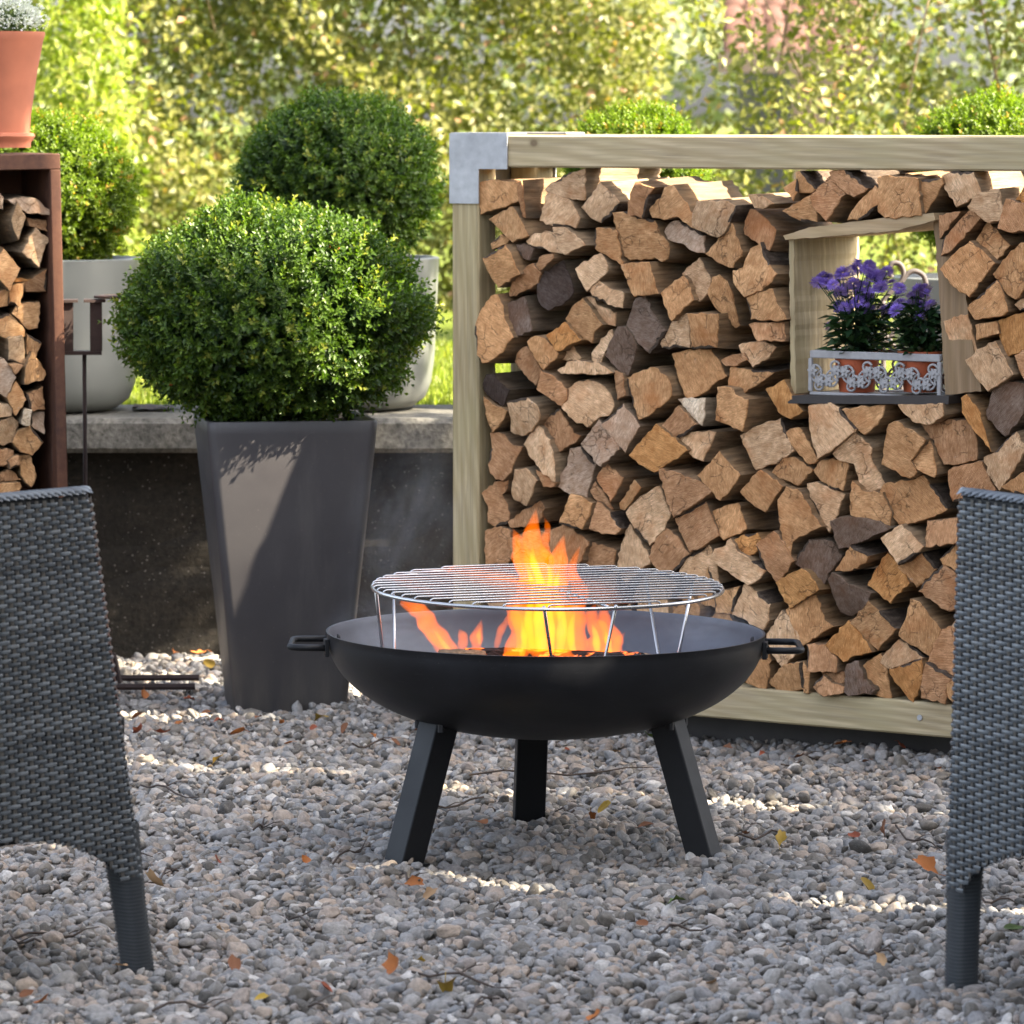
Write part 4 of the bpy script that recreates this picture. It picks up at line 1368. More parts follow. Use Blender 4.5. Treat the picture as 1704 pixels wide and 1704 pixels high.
# ------------------------------------------------------------------ rusty log box with its logs
BA = R(18)
BR = at(118, 700, 10.40)                       # front right corner
bu = Vector((math.cos(BA), math.sin(BA), 0)); bb = Vector((-math.sin(BA), math.cos(BA), 0))
BW, BD, BZ0, BZ1 = 0.78, 0.32, 0.46, 1.246
box = empty('log_box', (BR.x, BR.y, 0), BA, 'rusty steel firewood box at the left edge, a clay pot on top', 'log box')
box.rotation_euler = (0, R(-0.9), BA)
T_ = 0.024
def bbox(name, *a, bev=.002):
    mb = MB(); mb.box(*a, bev); return mb.build(name, M['rust'], box)
bbox('side_panel', -T_, 0, 0, BD, 0, BZ1 - .035)
bbox('side_panel', -BW, -BW + T_, 0, BD, 0, BZ1 - .035)
bbox('top_panel', -BW, 0, 0, BD, BZ1 - .035, BZ1)
bbox('shelf', -BW + T_, -T_, .004, BD - .004, BZ0 - .03, BZ0)
bbox('back_panel', -BW + T_, -T_, BD - .006, BD, BZ0, BZ1 - .035, bev=0)
bbox('front_panel', -BW + T_, -T_, .01, .02, 0.0, BZ0 - .03, bev=0)


def bk(px, py, yl):
    d = ray(px, py); q = Vector((BR.x, BR.y, 0)) + bb * yl
    t = (q - EYE).dot(bb) / d.dot(bb)
    p = EYE + d * t
    return ((p - Vector((BR.x, BR.y, 0))).dot(bu), p.z)


lst = []
for c, poly in parse(BOX_TXT):
    cy = sum(p[1] for p in poly) / len(poly); cx = sum(p[0] for p in poly) / len(poly)
    lst.append((cy, cx, c, poly))
lst.sort()
for i, (cy, cx, c, poly) in enumerate(lst):
    pr = float(rsl.uniform(.02, .06))
    l2 = [bk(a, b, pr) for a, b in poly]
    mx = sum(a for a, b in l2) / len(l2); mz = sum(b for a, b in l2) / len(l2)
    me = log_mesh([(a - mx, b - mz) for a, b in l2], .22, rsl, .14, 1.1)
    p = Vector((BR.x, BR.y, 0)) + bu * mx + bb * pr
    o = link('firewood_log', me, None, None, (p.x, p.y, mz), (0, 0, BA))
    cc = COLS[c]; o.color = (cc[0] * 1.0, cc[1] * 1.06, cc[2] * 1.1, 1)
    pos = 'topmost' if i == 0 else ('%s from the top' % (ORD[i] if i < 12 else ['thirteenth', 'fourteenth', 'fifteenth', 'sixteenth', 'seventeenth', 'eighteenth', 'nineteenth', 'twentieth', '21st', '22nd', '23rd', '24th', '25th', '26th', '27th', '28th', '29th', '30th'][i - 12]))
    tag(o, '%s %s log in the rusty log box, %s' % (CNAME[c], shape_word(poly), pos), 'log', 'logs in the rusty box')
for r_ in range(9):
    for c_ in range(1):
        px, py = -75 - c_ * 95, 330 + r_ * 55
        a0 = rsl.uniform(0, 6.28)
        poly = [(px + 45 * math.cos(a0 + 1.57 * i), py + 30 * math.sin(a0 + 1.57 * i)) for i in range(4)]
        l2 = [bk(a, b, .04) for a, b in poly]
        mx = sum(a for a, b in l2) / 4; mz = sum(b for a, b in l2) / 4
        if mx < -BW + .05: continue
        me = log_mesh([(a - mx, b - mz) for a, b in l2], .22, rsl, .1, 1.05)
        p = Vector((BR.x, BR.y, 0)) + bu * mx + bb * .04
        o = link('firewood_log', me, None, None, (p.x, p.y, mz), (0, 0, BA)); o.color = (*COLS['t'], 1)
        tag(o, 'split log in the rusty box beyond the left edge, %s from top' % ORD[r_], 'log', 'logs in the rusty box')

# ---- terracotta pot with white flowers on the box
tp = at(-6, 245, 10.56)
root = empty('potted_alyssum', (tp.x, tp.y, BZ1 + .012), 0, 'tall terracotta pot of small white flowers on the rusty log box', 'potted flowers')
mb = MB()
H_ = 0.262
mb.lathe([(0, 0), (.078, 0), (.079, .012), (.084, .018), (.088, .026), (.086, .032), (.076, .034), (.080, .08), (.094, .17), (.108, H_ - .02), (.113, H_ - .006), (.112, H_), (.104, H_), (.1, H_ - .03)], 48)
o = mb.build('pot', M['terracotta'], root); auto_smooth(o, 35)
mb = MB(); mb.disc(0, 0, H_ - .025, .102); mb.build('soil', M['soil'], root)
rs = np.random.RandomState(31)
n = 1500
d = unit(rs.normal(size=(n, 3)) * np.array([1, 1, .7]) + np.array([0, 0, .7]))
P0 = d * np.array([.115, .115, .09]) * rs.uniform(.25, 1, n)[:, None] + np.array([0, 0, H_ - .02])
P0 = P0[P0[:, 2] > H_ - .02]; n = len(P0)
o = link('foliage', leaves_mesh('alyssum_leaves', P0, unit(rs.normal(size=(n, 3)) + np.array([0, 0, .8])), unit(rs.normal(size=(n, 3))), np.full(n, .02), np.full(n, .005), M['alyssum_leaf'], rs.rand(n)), None, root); o['kind'] = 'stuff'
n = 260
d = unit(rs.normal(size=(n, 3)) * np.array([1, 1, .6]) + np.array([0, 0, .9]))
C_ = d * np.array([.125, .125, .10]) * rs.uniform(.86, 1.03, n)[:, None] + np.array([0, 0, H_ - .015])
kp = C_[:, 2] > H_ + .012; C_ = C_[kp]; d = d[kp]; n = len(C_)
q = 16
off = unit(rs.normal(size=(n, q, 3)).reshape(-1, 3)) * .0085
B_ = np.repeat(C_, q, 0) + off
o = link('blossom', leaves_mesh('alyssum_blossom', B_, unit(np.repeat(d, q, 0) + unit(off)), unit(rs.normal(size=(n * q, 3))), np.full(n * q, .006), np.full(n * q, .0055), M['white_flower'], rs.rand(n * q)), None, root); o['kind'] = 'stuff'

# ---- rusty iron stand behind the box
ST = on_z(255, 1150, 0.0)
Y_ = ST.y
root = empty('iron_stand', (at(142, 800, Y_).x, Y_, 0), R(4), 'rusty iron post with square cradle between log box and tall planter', 'stand')
def lx(px): return (px - 142) / FPX * Y_
def lz(py): return at(142, py, Y_).z
mb = MB(); mb.tube([(0, 0, .02), (0, 0, lz(587))], .0048, 8); mb.build('post', M['iron_rust'], root, True)
mb = MB()
mb.box(lx(96), lx(171), -.022, .022, lz(590), lz(584))
mb.box(lx(152), lx(172), -.020, .020, lz(584) + .0005, lz(503)); mb.box(lx(96), lx(124), -.020, .020, lz(584) + .0005, lz(503))
mb.box(lx(142), lx(178), -.03, .03, lz(503) + .0005, lz(498)); mb.box(lx(88), lx(132), -.03, .03, lz(503) + .0005, lz(498))
ob = mb.build('cradle', M['iron_rust'], root); ob['kind'] = 'stuff'
mb = MB(); mb.lathe([(.03, .0), (.052, .002), (.052, .007), (.03, .009), (.03, 0)], 20, lx(196), 0); mb.build('candle_ring', M['iron_rust'], root, True, loc=(0, 0, lz(497)))
for (x0, y0_, x1, y1_) in ((-.03, -.10, .25, -.11), (-.03, .07, .26, .06), (-.03, -.10, -.03, .07)):
    mb = MB(); mb.tube([(x0, y0_, .022), (x1, y1_, .022)], .008, 6); mb.build('base_bar', M['iron_rust'], root)
mb = MB(); mb.tube([(.075, -.02, .02), (.06, -.02, .09)], .008, 6); mb.build('base_prong', M['iron_rust'], root)

# small rusty plate lying on the coping
q = on_z(255, 681, 0.59)
mb = MB()
vv = []
for j in range(5):
    for i in range(7):
        vv.append(((i - 3) * .017 + rnd.uniform(-.004, .004), (j - 2) * .035, rnd.uniform(.001, .012)))
mb.add(vv, [(j * 7 + i, j * 7 + i + 1, (j + 1) * 7 + i + 1, (j + 1) * 7 + i) for j in range(4) for i in range(6)])
o = mb.build('rusty_plate', M['iron_rust'], None, True, loc=(q.x, q.y, .59)); tag(o, 'flat crumpled rusty plate lying on the coping left of the planter', 'plate')

# ------------------------------------------------------------------ niche in the log wall
def ragged_board(name, corners, y0, y1, mat, label, jag=.003):
    """corners: (x,z) outline of the front edge in rack coordinates; the board runs back from y0 to y1"""
    pts = []
    n = len(corners)
    for i in range(n):
        a, b = corners[i], corners[(i + 1) % n]
        L_ = math.hypot(b[0] - a[0], b[1] - a[1]); m = max(1, int(L_ / .012))
        for k_ in range(m):
            t = k_ / m; j = jag if k_ else 0
            pts.append((a[0] + (b[0] - a[0]) * t + rnd.uniform(-j, j), a[1] + (b[1] - a[1]) * t + rnd.uniform(-j, j)))
    cx = sum(p[0] for p in pts) / len(pts); cz = sum(p[1] for p in pts) / len(pts)
    mb = MB(); mb.prism([(a - cx, b - cz) for a, b in pts], 0, y1 - y0)
    o = mb.build(name, mat, None, fix=True, loc=rk_world(cx, y0, cz), rot=(0, 0, RA))
    return tag(o, label, 'board')

def C2(*pp, y=0.0): return [rk(px, py, y) for px, py in pp]
yb0 = .0
ragged_board('niche_board', C2((1313, 398), (1321, 397), (1324, 655), (1316, 656)), .0, .275, M['board_z'], 'wide raw plank standing as left side of the flower niche', .0012)
ragged_board('niche_board', C2((1308, 392), (1352, 378), (1440, 367), (1558, 354), (1561, 366), (1500, 383), (1400, 392), (1312, 399)), -.012, .26, M['board_x'], 'rough splintered plank lying across the top of the flower niche', .0012)
ragged_board('niche_board', C2((1549, 368), (1585, 358), (1606, 520), (1628, 652), (1568, 657), (1560, 520)), .012, .27, M['board_rough'], 'thick rough plank standing as right side of the flower niche', .0015)
ragged_board('niche_board', C2((1310, 658), (1585, 658), (1584, 672), (1318, 671)), -.015, .26, M['board_dark'], 'thin black board forming the sill of the flower niche', .0005)

# ---- cast iron trough with scrollwork
TX0, TZ0 = rk(1346, 657, .01); TX1, TZ1 = rk(1563, 590, .01)
trough = empty('iron_trough', rk_world(TX0, .012, TZ0), RA, 'weathered grey iron trough with flower scrollwork holding two pots', 'trough')
TW, TH, TD = TX1 - TX0, TZ1 - TZ0, .125
def tbox(name, *a):
    mb = MB(); mb.box(*a, .0015); return mb.build(name, M['trough'], trough)
tbox('top_rail', 0, TW, 0, .006, TH - .016, TH); tbox('bottom_rail', 0, TW, 0, .006, 0, .007)
tbox('top_rail', 0, TW, TD, TD + .006, TH - .014, TH); tbox('bottom_rail', 0, TW, TD, TD + .006, 0, .007)
tbox('end_rail', 0, .006, .006, TD, TH - .014, TH); tbox('end_rail', TW - .006, TW, .006, TD, TH - .014, TH)
tbox('corner_bar', -.003, .006, -.0015, .0075, .007, TH - .016); tbox('corner_bar', TW - .006, TW + .003, -.0015, .0075, .007, TH - .016)
tbox('base_plate', .001, TW - .001, .001, TD, .001, .004)
def scroll_pts(cx, cz, r, a0, turns, sgn, n=18):
    return [(cx + r * (1 - .55 * i / n) * math.cos(a0 + sgn * turns * 6.283 * i / n), .003, cz + r * (1 - .55 * i / n) * math.sin(a0 + sgn * turns * 6.283 * i / n)) for i in range(n + 1)]
nm = 8; pitch = TW / nm; hz = TH * .44
for face_y in (0, TD):
    for i in range(nm):
        x = pitch * (i + .5)
        s = 1 if i % 2 == 0 else -1
        for (cx, cz, r_, a0, tu, sg) in ((x - pitch * .22, hz + s * .008, .0135, R(-90 * s), 1.05, s), (x + pitch * .26, hz - s * .007, .0125, R(90 * s), 1.05, s), (x + pitch * .02, hz - s * .02, .009, R(20), .8, -s)):
            mb = MB(); mb.tube([(a, b + face_y, c_) for a, b, c_ in scroll_pts(cx, cz, r_ * 1.4, a0, tu, sg)], .0027, 6)
            mb.build('scroll', M['trough'], trough, True)
        mb = MB(); mb.tube([(x + pitch * (q_ / 12 - .5), .003 + face_y, hz - s * .017 * math.sin(math.pi * (q_ / 12 + .0)) * math.cos(math.pi * q_ / 24)) for q_ in range(13)], .0024, 6)
        mb.build('vine', M['trough'], trough, True)
        if face_y == 0:
            for dx, dz in ((-.28, .011), (.2, -.012)):
                mb = MB()
                px_, pz_ = x + pitch * dx, hz + s * dz
                pts = []
                for k_ in range(24):
                    a = 6.283 * k_ / 24; r_ = .0098 + .0032 * math.cos(6 * a)
                    pts.append((px_ + r_ * math.cos(a), pz_ + r_ * math.sin(a)))
                mb.prism(pts, -.0035, .002); mb.tube([(px_, -.0035, pz_), (px_, -.0065, pz_)], [.0035, .002], 8)
                mb.build('rosette', M['trough'], trough, fix=True)

# ---- two potted asters
ZM = (1300, 340, .2113)
HEADS1 = [(330,570),(300,610),(370,590),(480,540),(460,570),(515,580),(560,520),(600,465),(655,515),(690,480),(490,660),(550,680),(570,625),(625,690),(552,790),(605,765),(680,700),(700,590),(740,565),(790,610),(760,670),(870,625),(685,825),(455,800),(420,920),(835,528),(930,660),(690,740),(650,650)]
HEADS2 = [(1070,670),(1030,740),(1120,740),(1080,790),(1180,790),(1105,840),(940,780),(830,835),(890,810),(1140,700)]


def aster_head(rs):
    mb = MB()
    for ringi, (nn, r0, tilt) in enumerate(((24, .0145, -.15), (22, .0135, .25), (18, .011, .7), (12, .007, 1.1))):
        for i in range(nn):
            a = 6.283 * (i + rs.rand() * .5) / nn
            ca, sa = math.cos(a), math.sin(a)
            w = .0014; ln = r0 * rs.uniform(.85, 1.1)
            ct, st_ = math.cos(tilt), math.sin(tilt)
            b = .002
            mb.add([(b * ca, b * sa, .001 * ringi), (b * ca + ln * .6 * ct * ca - w * sa, b * sa + ln * .6 * ct * sa + w * ca, ln * .6 * st_ + .001 * ringi), (b * ca + ln * ct * ca, b * sa + ln * ct * sa, ln * st_ + .001 * ringi), (b * ca + ln * .6 * ct * ca + w * sa, b * sa + ln * .6 * ct * sa - w * ca, ln * .6 * st_ + .001 * ringi)], [(0, 1, 2, 3)])
    me = mb.mesh('flower', M['aster'])
    at_ = me.attributes.new('tint', 'FLOAT', 'POINT')
    at_.data.foreach_set('value', np.repeat(rs.rand(len(mb.v) // 4), 4).astype(np.float32))
    return me


rsa = np.random.RandomState(12)
HEADS1 = HEADS1 + [(a + rsa.uniform(-55, 55), b + rsa.uniform(-20, 70)) for a, b in HEADS1[::2]]
HEADS2 = HEADS2 + [(a + rsa.uniform(-50, 40), b + rsa.uniform(-30, 60)) for a, b in HEADS2]
head_me = [aster_head(rsa) for _ in range(4)]


def aster(heads, potpx, w_px, label, nleaf):
    x0, z0 = rk(potpx, 655, .06)
    root = empty('potted_aster', rk_world(x0, .065, z0 + .004), RA, label, 'potted flowers', 'potted asters in the trough')
    ztop = rk(potpx, 584, .06)[1] - z0 - .004
    rw = w_px / FPX * 9.65 / .9 / 2
    mb = MB(); mb.lathe([(0, 0), (rw * .72, 0), (rw * .93, ztop - .012), (rw * .99, ztop - .011), (rw, ztop), (rw * .94, ztop), (rw * .9, ztop - .02)], 32)
    o = mb.build('pot', M['plastic_pot'], root); auto_smooth(o, 30)
    mb = MB(); mb.disc(0, 0, ztop - .012, rw * .9); mb.build('soil', M['soil'], root)
    B, D_, Nn, Ln, Wn, T = [], [], [], [], [], []
    mbs = MB()
    for (a, b) in heads:
        px, py = ZM[0] + a * ZM[2], ZM[1] + b * ZM[2]
        yl = .065 + rsa.uniform(-.05, .045)
        x, z = rk(px, py, yl)
        p = Vector((x - x0, yl - .065, z - z0 - .004))
        o = link('flower', head_me[rsa.randint(4)], None, root, p, (rsa.uniform(.2, 1.0), rsa.uniform(-.35, .35), rsa.uniform(0, 6.28)))
        s = rsa.uniform(1.0, 1.3); o.scale = (s, s, s)
        bse = Vector((rsa.uniform(-.02, .02), rsa.uniform(-.02, .02), ztop))
        mid = bse.lerp(p, .55) + Vector((0, 0, .01))
        mbs.tube([bse, mid, p - Vector((0, 0, .002))], [.0018, .0014, .0010], 5)
        for q in range(nleaf):
            t = rsa.uniform(.0, .95)
            pp = bse.lerp(mid, t / .55) if t < .55 else mid.lerp(p, (t - .55) / .45)
            B.append(pp); an = rsa.uniform(0, 6.28)
            D_.append((math.cos(an), math.sin(an), rsa.uniform(-.35, .6))); Nn.append((rsa.normal() * .3, rsa.normal() * .3, 1))
            ln = rsa.uniform(.030, .050) * (1 - .45 * t); Ln.append(ln); Wn.append(ln * .42); T.append(rsa.rand())
    for q in range(260):
        an = rsa.uniform(0, 6.28); r_ = rsa.uniform(.005, rw * 1.0)
        B.append((r_ * math.cos(an), r_ * math.sin(an), ztop + rsa.uniform(-.006, .085))); D_.append((math.cos(an), math.sin(an), rsa.uniform(-.5, .8)))
        Nn.append((rsa.normal() * .4, rsa.normal() * .4, 1)); ln = rsa.uniform(.028, .045); Ln.append(ln); Wn.append(ln * .4); T.append(rsa.rand())
    o = mbs.build('stems', M['aster_leaf'], root); o['kind'] = 'stuff'
    o = link('foliage', leaves_mesh('aster_leaves', np.array([tuple(v) for v in B]), np.array(D_), np.array(Nn), np.array(Ln), np.array(Wn), M['aster_leaf'], np.array(T), .12), None, root); o['kind'] = 'stuff'


aster(HEADS1, 1424, 74, 'larger purple aster in a clay-coloured pot, left in the iron trough', 5)
aster(HEADS2, 1530, 70, 'smaller purple aster in a clay-coloured pot, right in the iron trough', 9)

# ---- wrought iron scroll ornament behind the niche
q = at(1500, 590, 10.6)
root = empty('scroll_ornament', (q.x, q.y, 0), 0, 'grey wrought iron scroll stand seen through the flower niche', 'ornament')
def sp(px, py): p = at(px, py, q.y); return (p.x - q.x, 0, p.z)
def curl(pts, r_=.006):
    P_ = [Vector(sp(*a)) for a in pts]
    out = []
    for i in range(len(P_) - 1):
        p0, p1, p2, p3 = P_[max(i - 1, 0)], P_[i], P_[i + 1], P_[min(i + 2, len(P_) - 1)]
        for s in range(6):
            t = s / 6
            out.append(.5 * ((2 * p1) + (-p0 + p2) * t + (2 * p0 - 5 * p1 + 4 * p2 - p3) * t * t + (-p0 + 3 * p1 - 3 * p2 + p3) * t ** 3))
    out.append(P_[-1])
    mb = MB(); mb.tube(out, r_, 8); mb.build('scroll', M['old_iron'], root, True)
curl([(1484, 462), (1480, 448), (1486, 438), (1498, 440), (1504, 454), (1500, 468), (1486, 482), (1470, 500), (1455, 520)])
curl([(1500, 470), (1510, 456), (1522, 451), (1536, 458), (1541, 474), (1538, 486)])
curl([(1462, 540), (1480, 565), (1500, 590)], .005); curl([(1500, 535), (1475, 570), (1455, 595)], .005)
curl([(1470, 500), (1470, 700), (1470, 1100)], .006); curl([(1500, 590), (1500, 800), (1500, 1100)], .006)

# ------------------------------------------------------------------ fire bowl
FB = Vector((0.059, 8.40, 0))
bowl_root = empty('fire_bowl', FB, 0, 'large black steel fire bowl on three legs in the middle', 'fire bowl')
bowl_root.rotation_euler = (0, R(0.35), 0)
ZR, BRAD, BDEP = 0.392, 0.400, 0.190
def bowl_profile(rad, dep, n=26):
    out = []
    for i in range(n + 1):
        a = (math.pi / 2) * i / n
        r_ = rad * (math.sin(a) ** .92); z = ZR - dep * (max(math.cos(a), 0.0) ** .95)
        out.append((r_, z))
    return out
outer = bowl_profile(BRAD, BDEP); inner = bowl_profile(BRAD - .004, BDEP - .004)
mb = MB(); mb.lathe([(max(r_, .0005), z) for r_, z in outer] + [(BRAD + .001, ZR + .001), (BRAD - .003, ZR + .0012)] + [(max(r_, .0005), z) for r_, z in inner[::-1]], 96)
mb.mi = [1 if i >= 28 * 96 else 0 for i in range(len(mb.f))]
o = mb.build('bowl', [M['steel_black'], M['bowl_inside']], bowl_root); auto_smooth(o, 60)
for sgn in (-1, 1):
    zc = ZR - .024
    x0 = BRAD - .004; x1 = BRAD + .064; w = .072; w2 = .058
    pts = [(x0, -w, zc), (x1 - .018, -w, zc), (x1 - .006, -w * .93, zc), (x1, -w * .8, zc), (x1, w * .8, zc), (x1 - .006, w * .93, zc), (x1 - .018, w, zc), (x0, w, zc)]
    mb = MB(); mb.tube([(sgn * a, b, c_) for a, b, c_ in pts], .0062, 8)
    hd = mb.build('handle', M['leg_black'], bowl_root, True)
    for yy in (-w + .006, w - .006):
        mb = MB(); mb.box(-.004, .004, -.014, .014, -.016, .016, .001)
        pl_ = mb.build('handle_plate', M['leg_black'], hd, loc=(sgn * (math.sqrt(max(BRAD ** 2 - yy ** 2, 0)) + .003), yy, zc), rot=(0, 0, sgn * yy * 2.4))
        mb = MB(); mb.tube([(-sgn * .002, 0, 0), (-sgn * .006, 0, 0), (-sgn * .0085, 0, 0)], [.0065, .006, .003], 8)
        mb.build('bolt', M['steel_black'], hd, True, loc=(sgn * (math.sqrt(BRAD ** 2 - yy ** 2) - .009), yy * .97, zc + .004))
for ang in (95, 216, 338):
    a = R(ang)
    dr = Vector((math.cos(a), math.sin(a), 0)); tn = Vector((-math.sin(a), math.cos(a), 0))
    r0, r1 = .228, .322
    z0_ = ZR - BDEP * .80 + .03
    hw, hd_ = .029, .024
    top, bot = dr * r0 + Vector((0, 0, z0_)), dr * r1 + Vector((0, 0, -.035))
    axd = (bot - top).normalized(); rd = axd.cross(tn).normalized()
    if rd.dot(dr) < 0: rd = -rd
    mb = MB()
    vv = [c_ + tn * (hw * sx) + rd * (hd_ * sy) for c_ in (top, bot) for sx, sy in ((-1, -1), (1, -1), (1, 1), (-1, 1))]
    mb.add(vv, [(0, 1, 5, 4), (1, 2, 6, 5), (2, 3, 7, 6), (3, 0, 4, 7), (3, 2, 1, 0), (4, 5, 6, 7)])
    lg = mb.build('leg', M['leg_black'], bowl_root, fix=True)
    md = lg.modifiers.new('bevel', 'BEVEL'); md.width = .0025; md.segments = 2
    mb = MB(); mb.box(-.042, .042, -.034, .034, 0, .004, .001)
    mb.build('foot_plate', M['leg_black'], lg, loc=dr * (r1 - .004) + Vector((0, 0, -.008)), rot=(0, 0, a + math.pi / 2))
    for s in (-1, 1):
        p = dr * (r0 + .03) + tn * (s * .036) + Vector((0, 0, ZR - BDEP * .79))
        mb = MB(); mb.tube([(0, 0, -.012), (0, 0, .012)], .006, 6); mb.build('bolt', M['steel_black'], lg, loc=p)

# ---- grill on top
GR = .320
gp = at(911, 978, FB.y)
grill = empty('grill_grate', (gp.x, FB.y, gp.z), R(19), 'round chrome grill grate standing over the flames in the fire bowl', 'grill')
grill.rotation_euler = (R(1.1), R(0.1), R(19))
mb = MB(); mb.tube([(GR * math.cos(6.2832 * i / 96), GR * math.sin(6.2832 * i / 96), 0) for i in range(97)], .0034, 8, cap=False)
mb.build('ring', M['chrome'], grill, True)
nr = 18
for i in range(nr):
    y = -GR + 2 * GR * (i + .5) / nr
    h = math.sqrt(GR * GR - y * y)
    e = min(.006, h * .3)
    mb = MB(); mb.tube([(-h, y, .001), (-h + e * .3, y, .006), (-h + e, y, .0075), (0, y, .0078), (h - e, y, .0075), (h - e * .3, y, .006), (h, y, .001)], .0018, 6)
    mb.build('rod', M['chrome'], grill, True)
mb = MB(); mb.tube([(0, -GR, .0035), (0, GR, .0035)], .0024, 6); mb.build('cross_rod', M['chrome'], grill, True)
def gl(px, py, dy):
    p = at(px, py, FB.y + dy); return grill.matrix_basis.inverted() @ p
for (a, ya, b, c_, d, yd, yb) in (((905, 1010), -.315, (920, 1112), (1003, 1112), (1025, 1008), -.30, -.20), ((1073, 955), .264, (1096, 1090), (1129, 1090), (1154, 964), .17, .10), ((655, 964), .17, (656, 1088), (637, 1088), (626, 986), -.05, .06)):
    mb = MB(); mb.tube([gl(*a, ya), gl(*b, yb), gl(*c_, yb), gl(*d, yd)], .0031, 8)
    mb.build('leg', M['chrome'], grill, True)

# ---- wood burning in the bowl
def burn(px, py, dy, ln, rad, rz, ry, mat, label, colr=None):
    p = at(px, py, FB.y + dy)
    mb = MB()
    n = 9; vv = []; fs = []
    for i in range(9):
        t = i / 8; rr = rad * (1 if 0 < i < 8 else .93)
        for k_ in range(n):
            a = 6.283 * k_ / n
            r_ = rr * (1 + .13 * math.sin(k_ * 2.3 + ry * 9) + rnd.uniform(-.07, .07))
            vv.append(((t - .5) * ln, r_ * math.cos(a), r_ * math.sin(a)))
    for i in range(8):
        for k_ in range(n):
            fs.append((i * n + k_, i * n + (k_ + 1) % n, (i + 1) * n + (k_ + 1) % n, (i + 1) * n + k_))
    fs += [tuple(range(n - 1, -1, -1)), tuple(8 * n + k_ for k_ in range(n))]
    mb.add(vv, fs)
    o = mb.build('burning_log', mat, None, loc=p, rot=(rnd.uniform(0, 3), R(ry), R(rz)), fix=True)
    if colr: o.color = colr
    return tag(o, label, 'log', 'wood burning in the fire bowl')
burn(768, 1100, -.06, .085, .019, 8, 3, M['side'], 'light brown log end lying left in the fire bowl', (.62, .40, .24, 1))
burn(826, 1100, -.03, .07, .018, 60, -5, M['char'], 'lump of black charcoal beside the light log in the bowl')
burn(905, 1104, .02, .30, .03, 20, 4, M['char'], 'charred log lying under the tallest flame')
burn(960, 1106, -.04, .28, .028, -35, -3, M['char'], 'charred log lying under the front right flames')
burn(880, 1118, .10, .30, .03, 75, 2, M['char'], 'charred log lying crosswise deep in the bowl')
burn(1048, 1101, .0, .08, .016, -12, 0, M['side'], 'small pale log end right of the flames', (.6, .45, .3, 1))

# ---- flames: closed tongues of glowing gas
FL = empty('fire', (FB.x, FB.y, .30), 0, 'orange and yellow flames rising through the grill', 'fire')
def tongue(pts, widths, dy, mat, name='flame', flat=.42, twist=.0):
    P_ = [Vector(at(px, py, FB.y + dy)) - Vector(FL.location) for px, py in pts]
    Pc, Wc = [], []
    m = 7
    for i in range(len(P_) - 1):
        p0, p1, p2, p3 = P_[max(i - 1, 0)], P_[i], P_[i + 1], P_[min(i + 2, len(P_) - 1)]
        for s in range(m):
            t = s / m
            Pc.append(.5 * ((2 * p1) + (-p0 + p2) * t + (2 * p0 - 5 * p1 + 4 * p2 - p3) * t * t + (-p0 + 3 * p1 - 3 * p2 + p3) * t ** 3))
            Wc.append(widths[i] + (widths[i + 1] - widths[i]) * (t * t * (3 - 2 * t)))
    Pc.append(P_[-1]); Wc.append(widths[-1])
    ph = rnd.uniform(0, 6)
    n = 12; vv = []; fs = []
    sc = FB.y / FPX / 2
    for i, (p, w) in enumerate(zip(Pc, Wc)):
        t = (Pc[min(i + 1, len(Pc) - 1)] - Pc[max(i - 1, 0)]).normalized()
        nx = Vector((t.z, 0, -t.x)).normalized(); ny = Vector((0, 1, 0))
        w = max(w, .6) * (1 + .10 * math.sin(i * 1.1 + ph))
        wob = math.sin(i * .55 + ph) * .10 * w * sc
        for k_ in range(n):
            a = 6.283 * k_ / n
            vv.append(p + nx * (w * sc * math.cos(a) + wob) + ny * (w * sc * flat * math.sin(a) + wob))
    L_ = len(Pc)
    for i in range(L_ - 1):
        for k_ in range(n):
            fs.append((i * n + k_, i * n + (k_ + 1) % n, (i + 1) * n + (k_ + 1) % n, (i + 1) * n + k_))
    fs += [tuple(range(n - 1, -1, -1)), tuple((L_ - 1) * n + k_ for k_ in range(n))]
    mb = MB(); mb.add(vv, fs)
    return mb.build(name, mat, FL, True, fix=True)
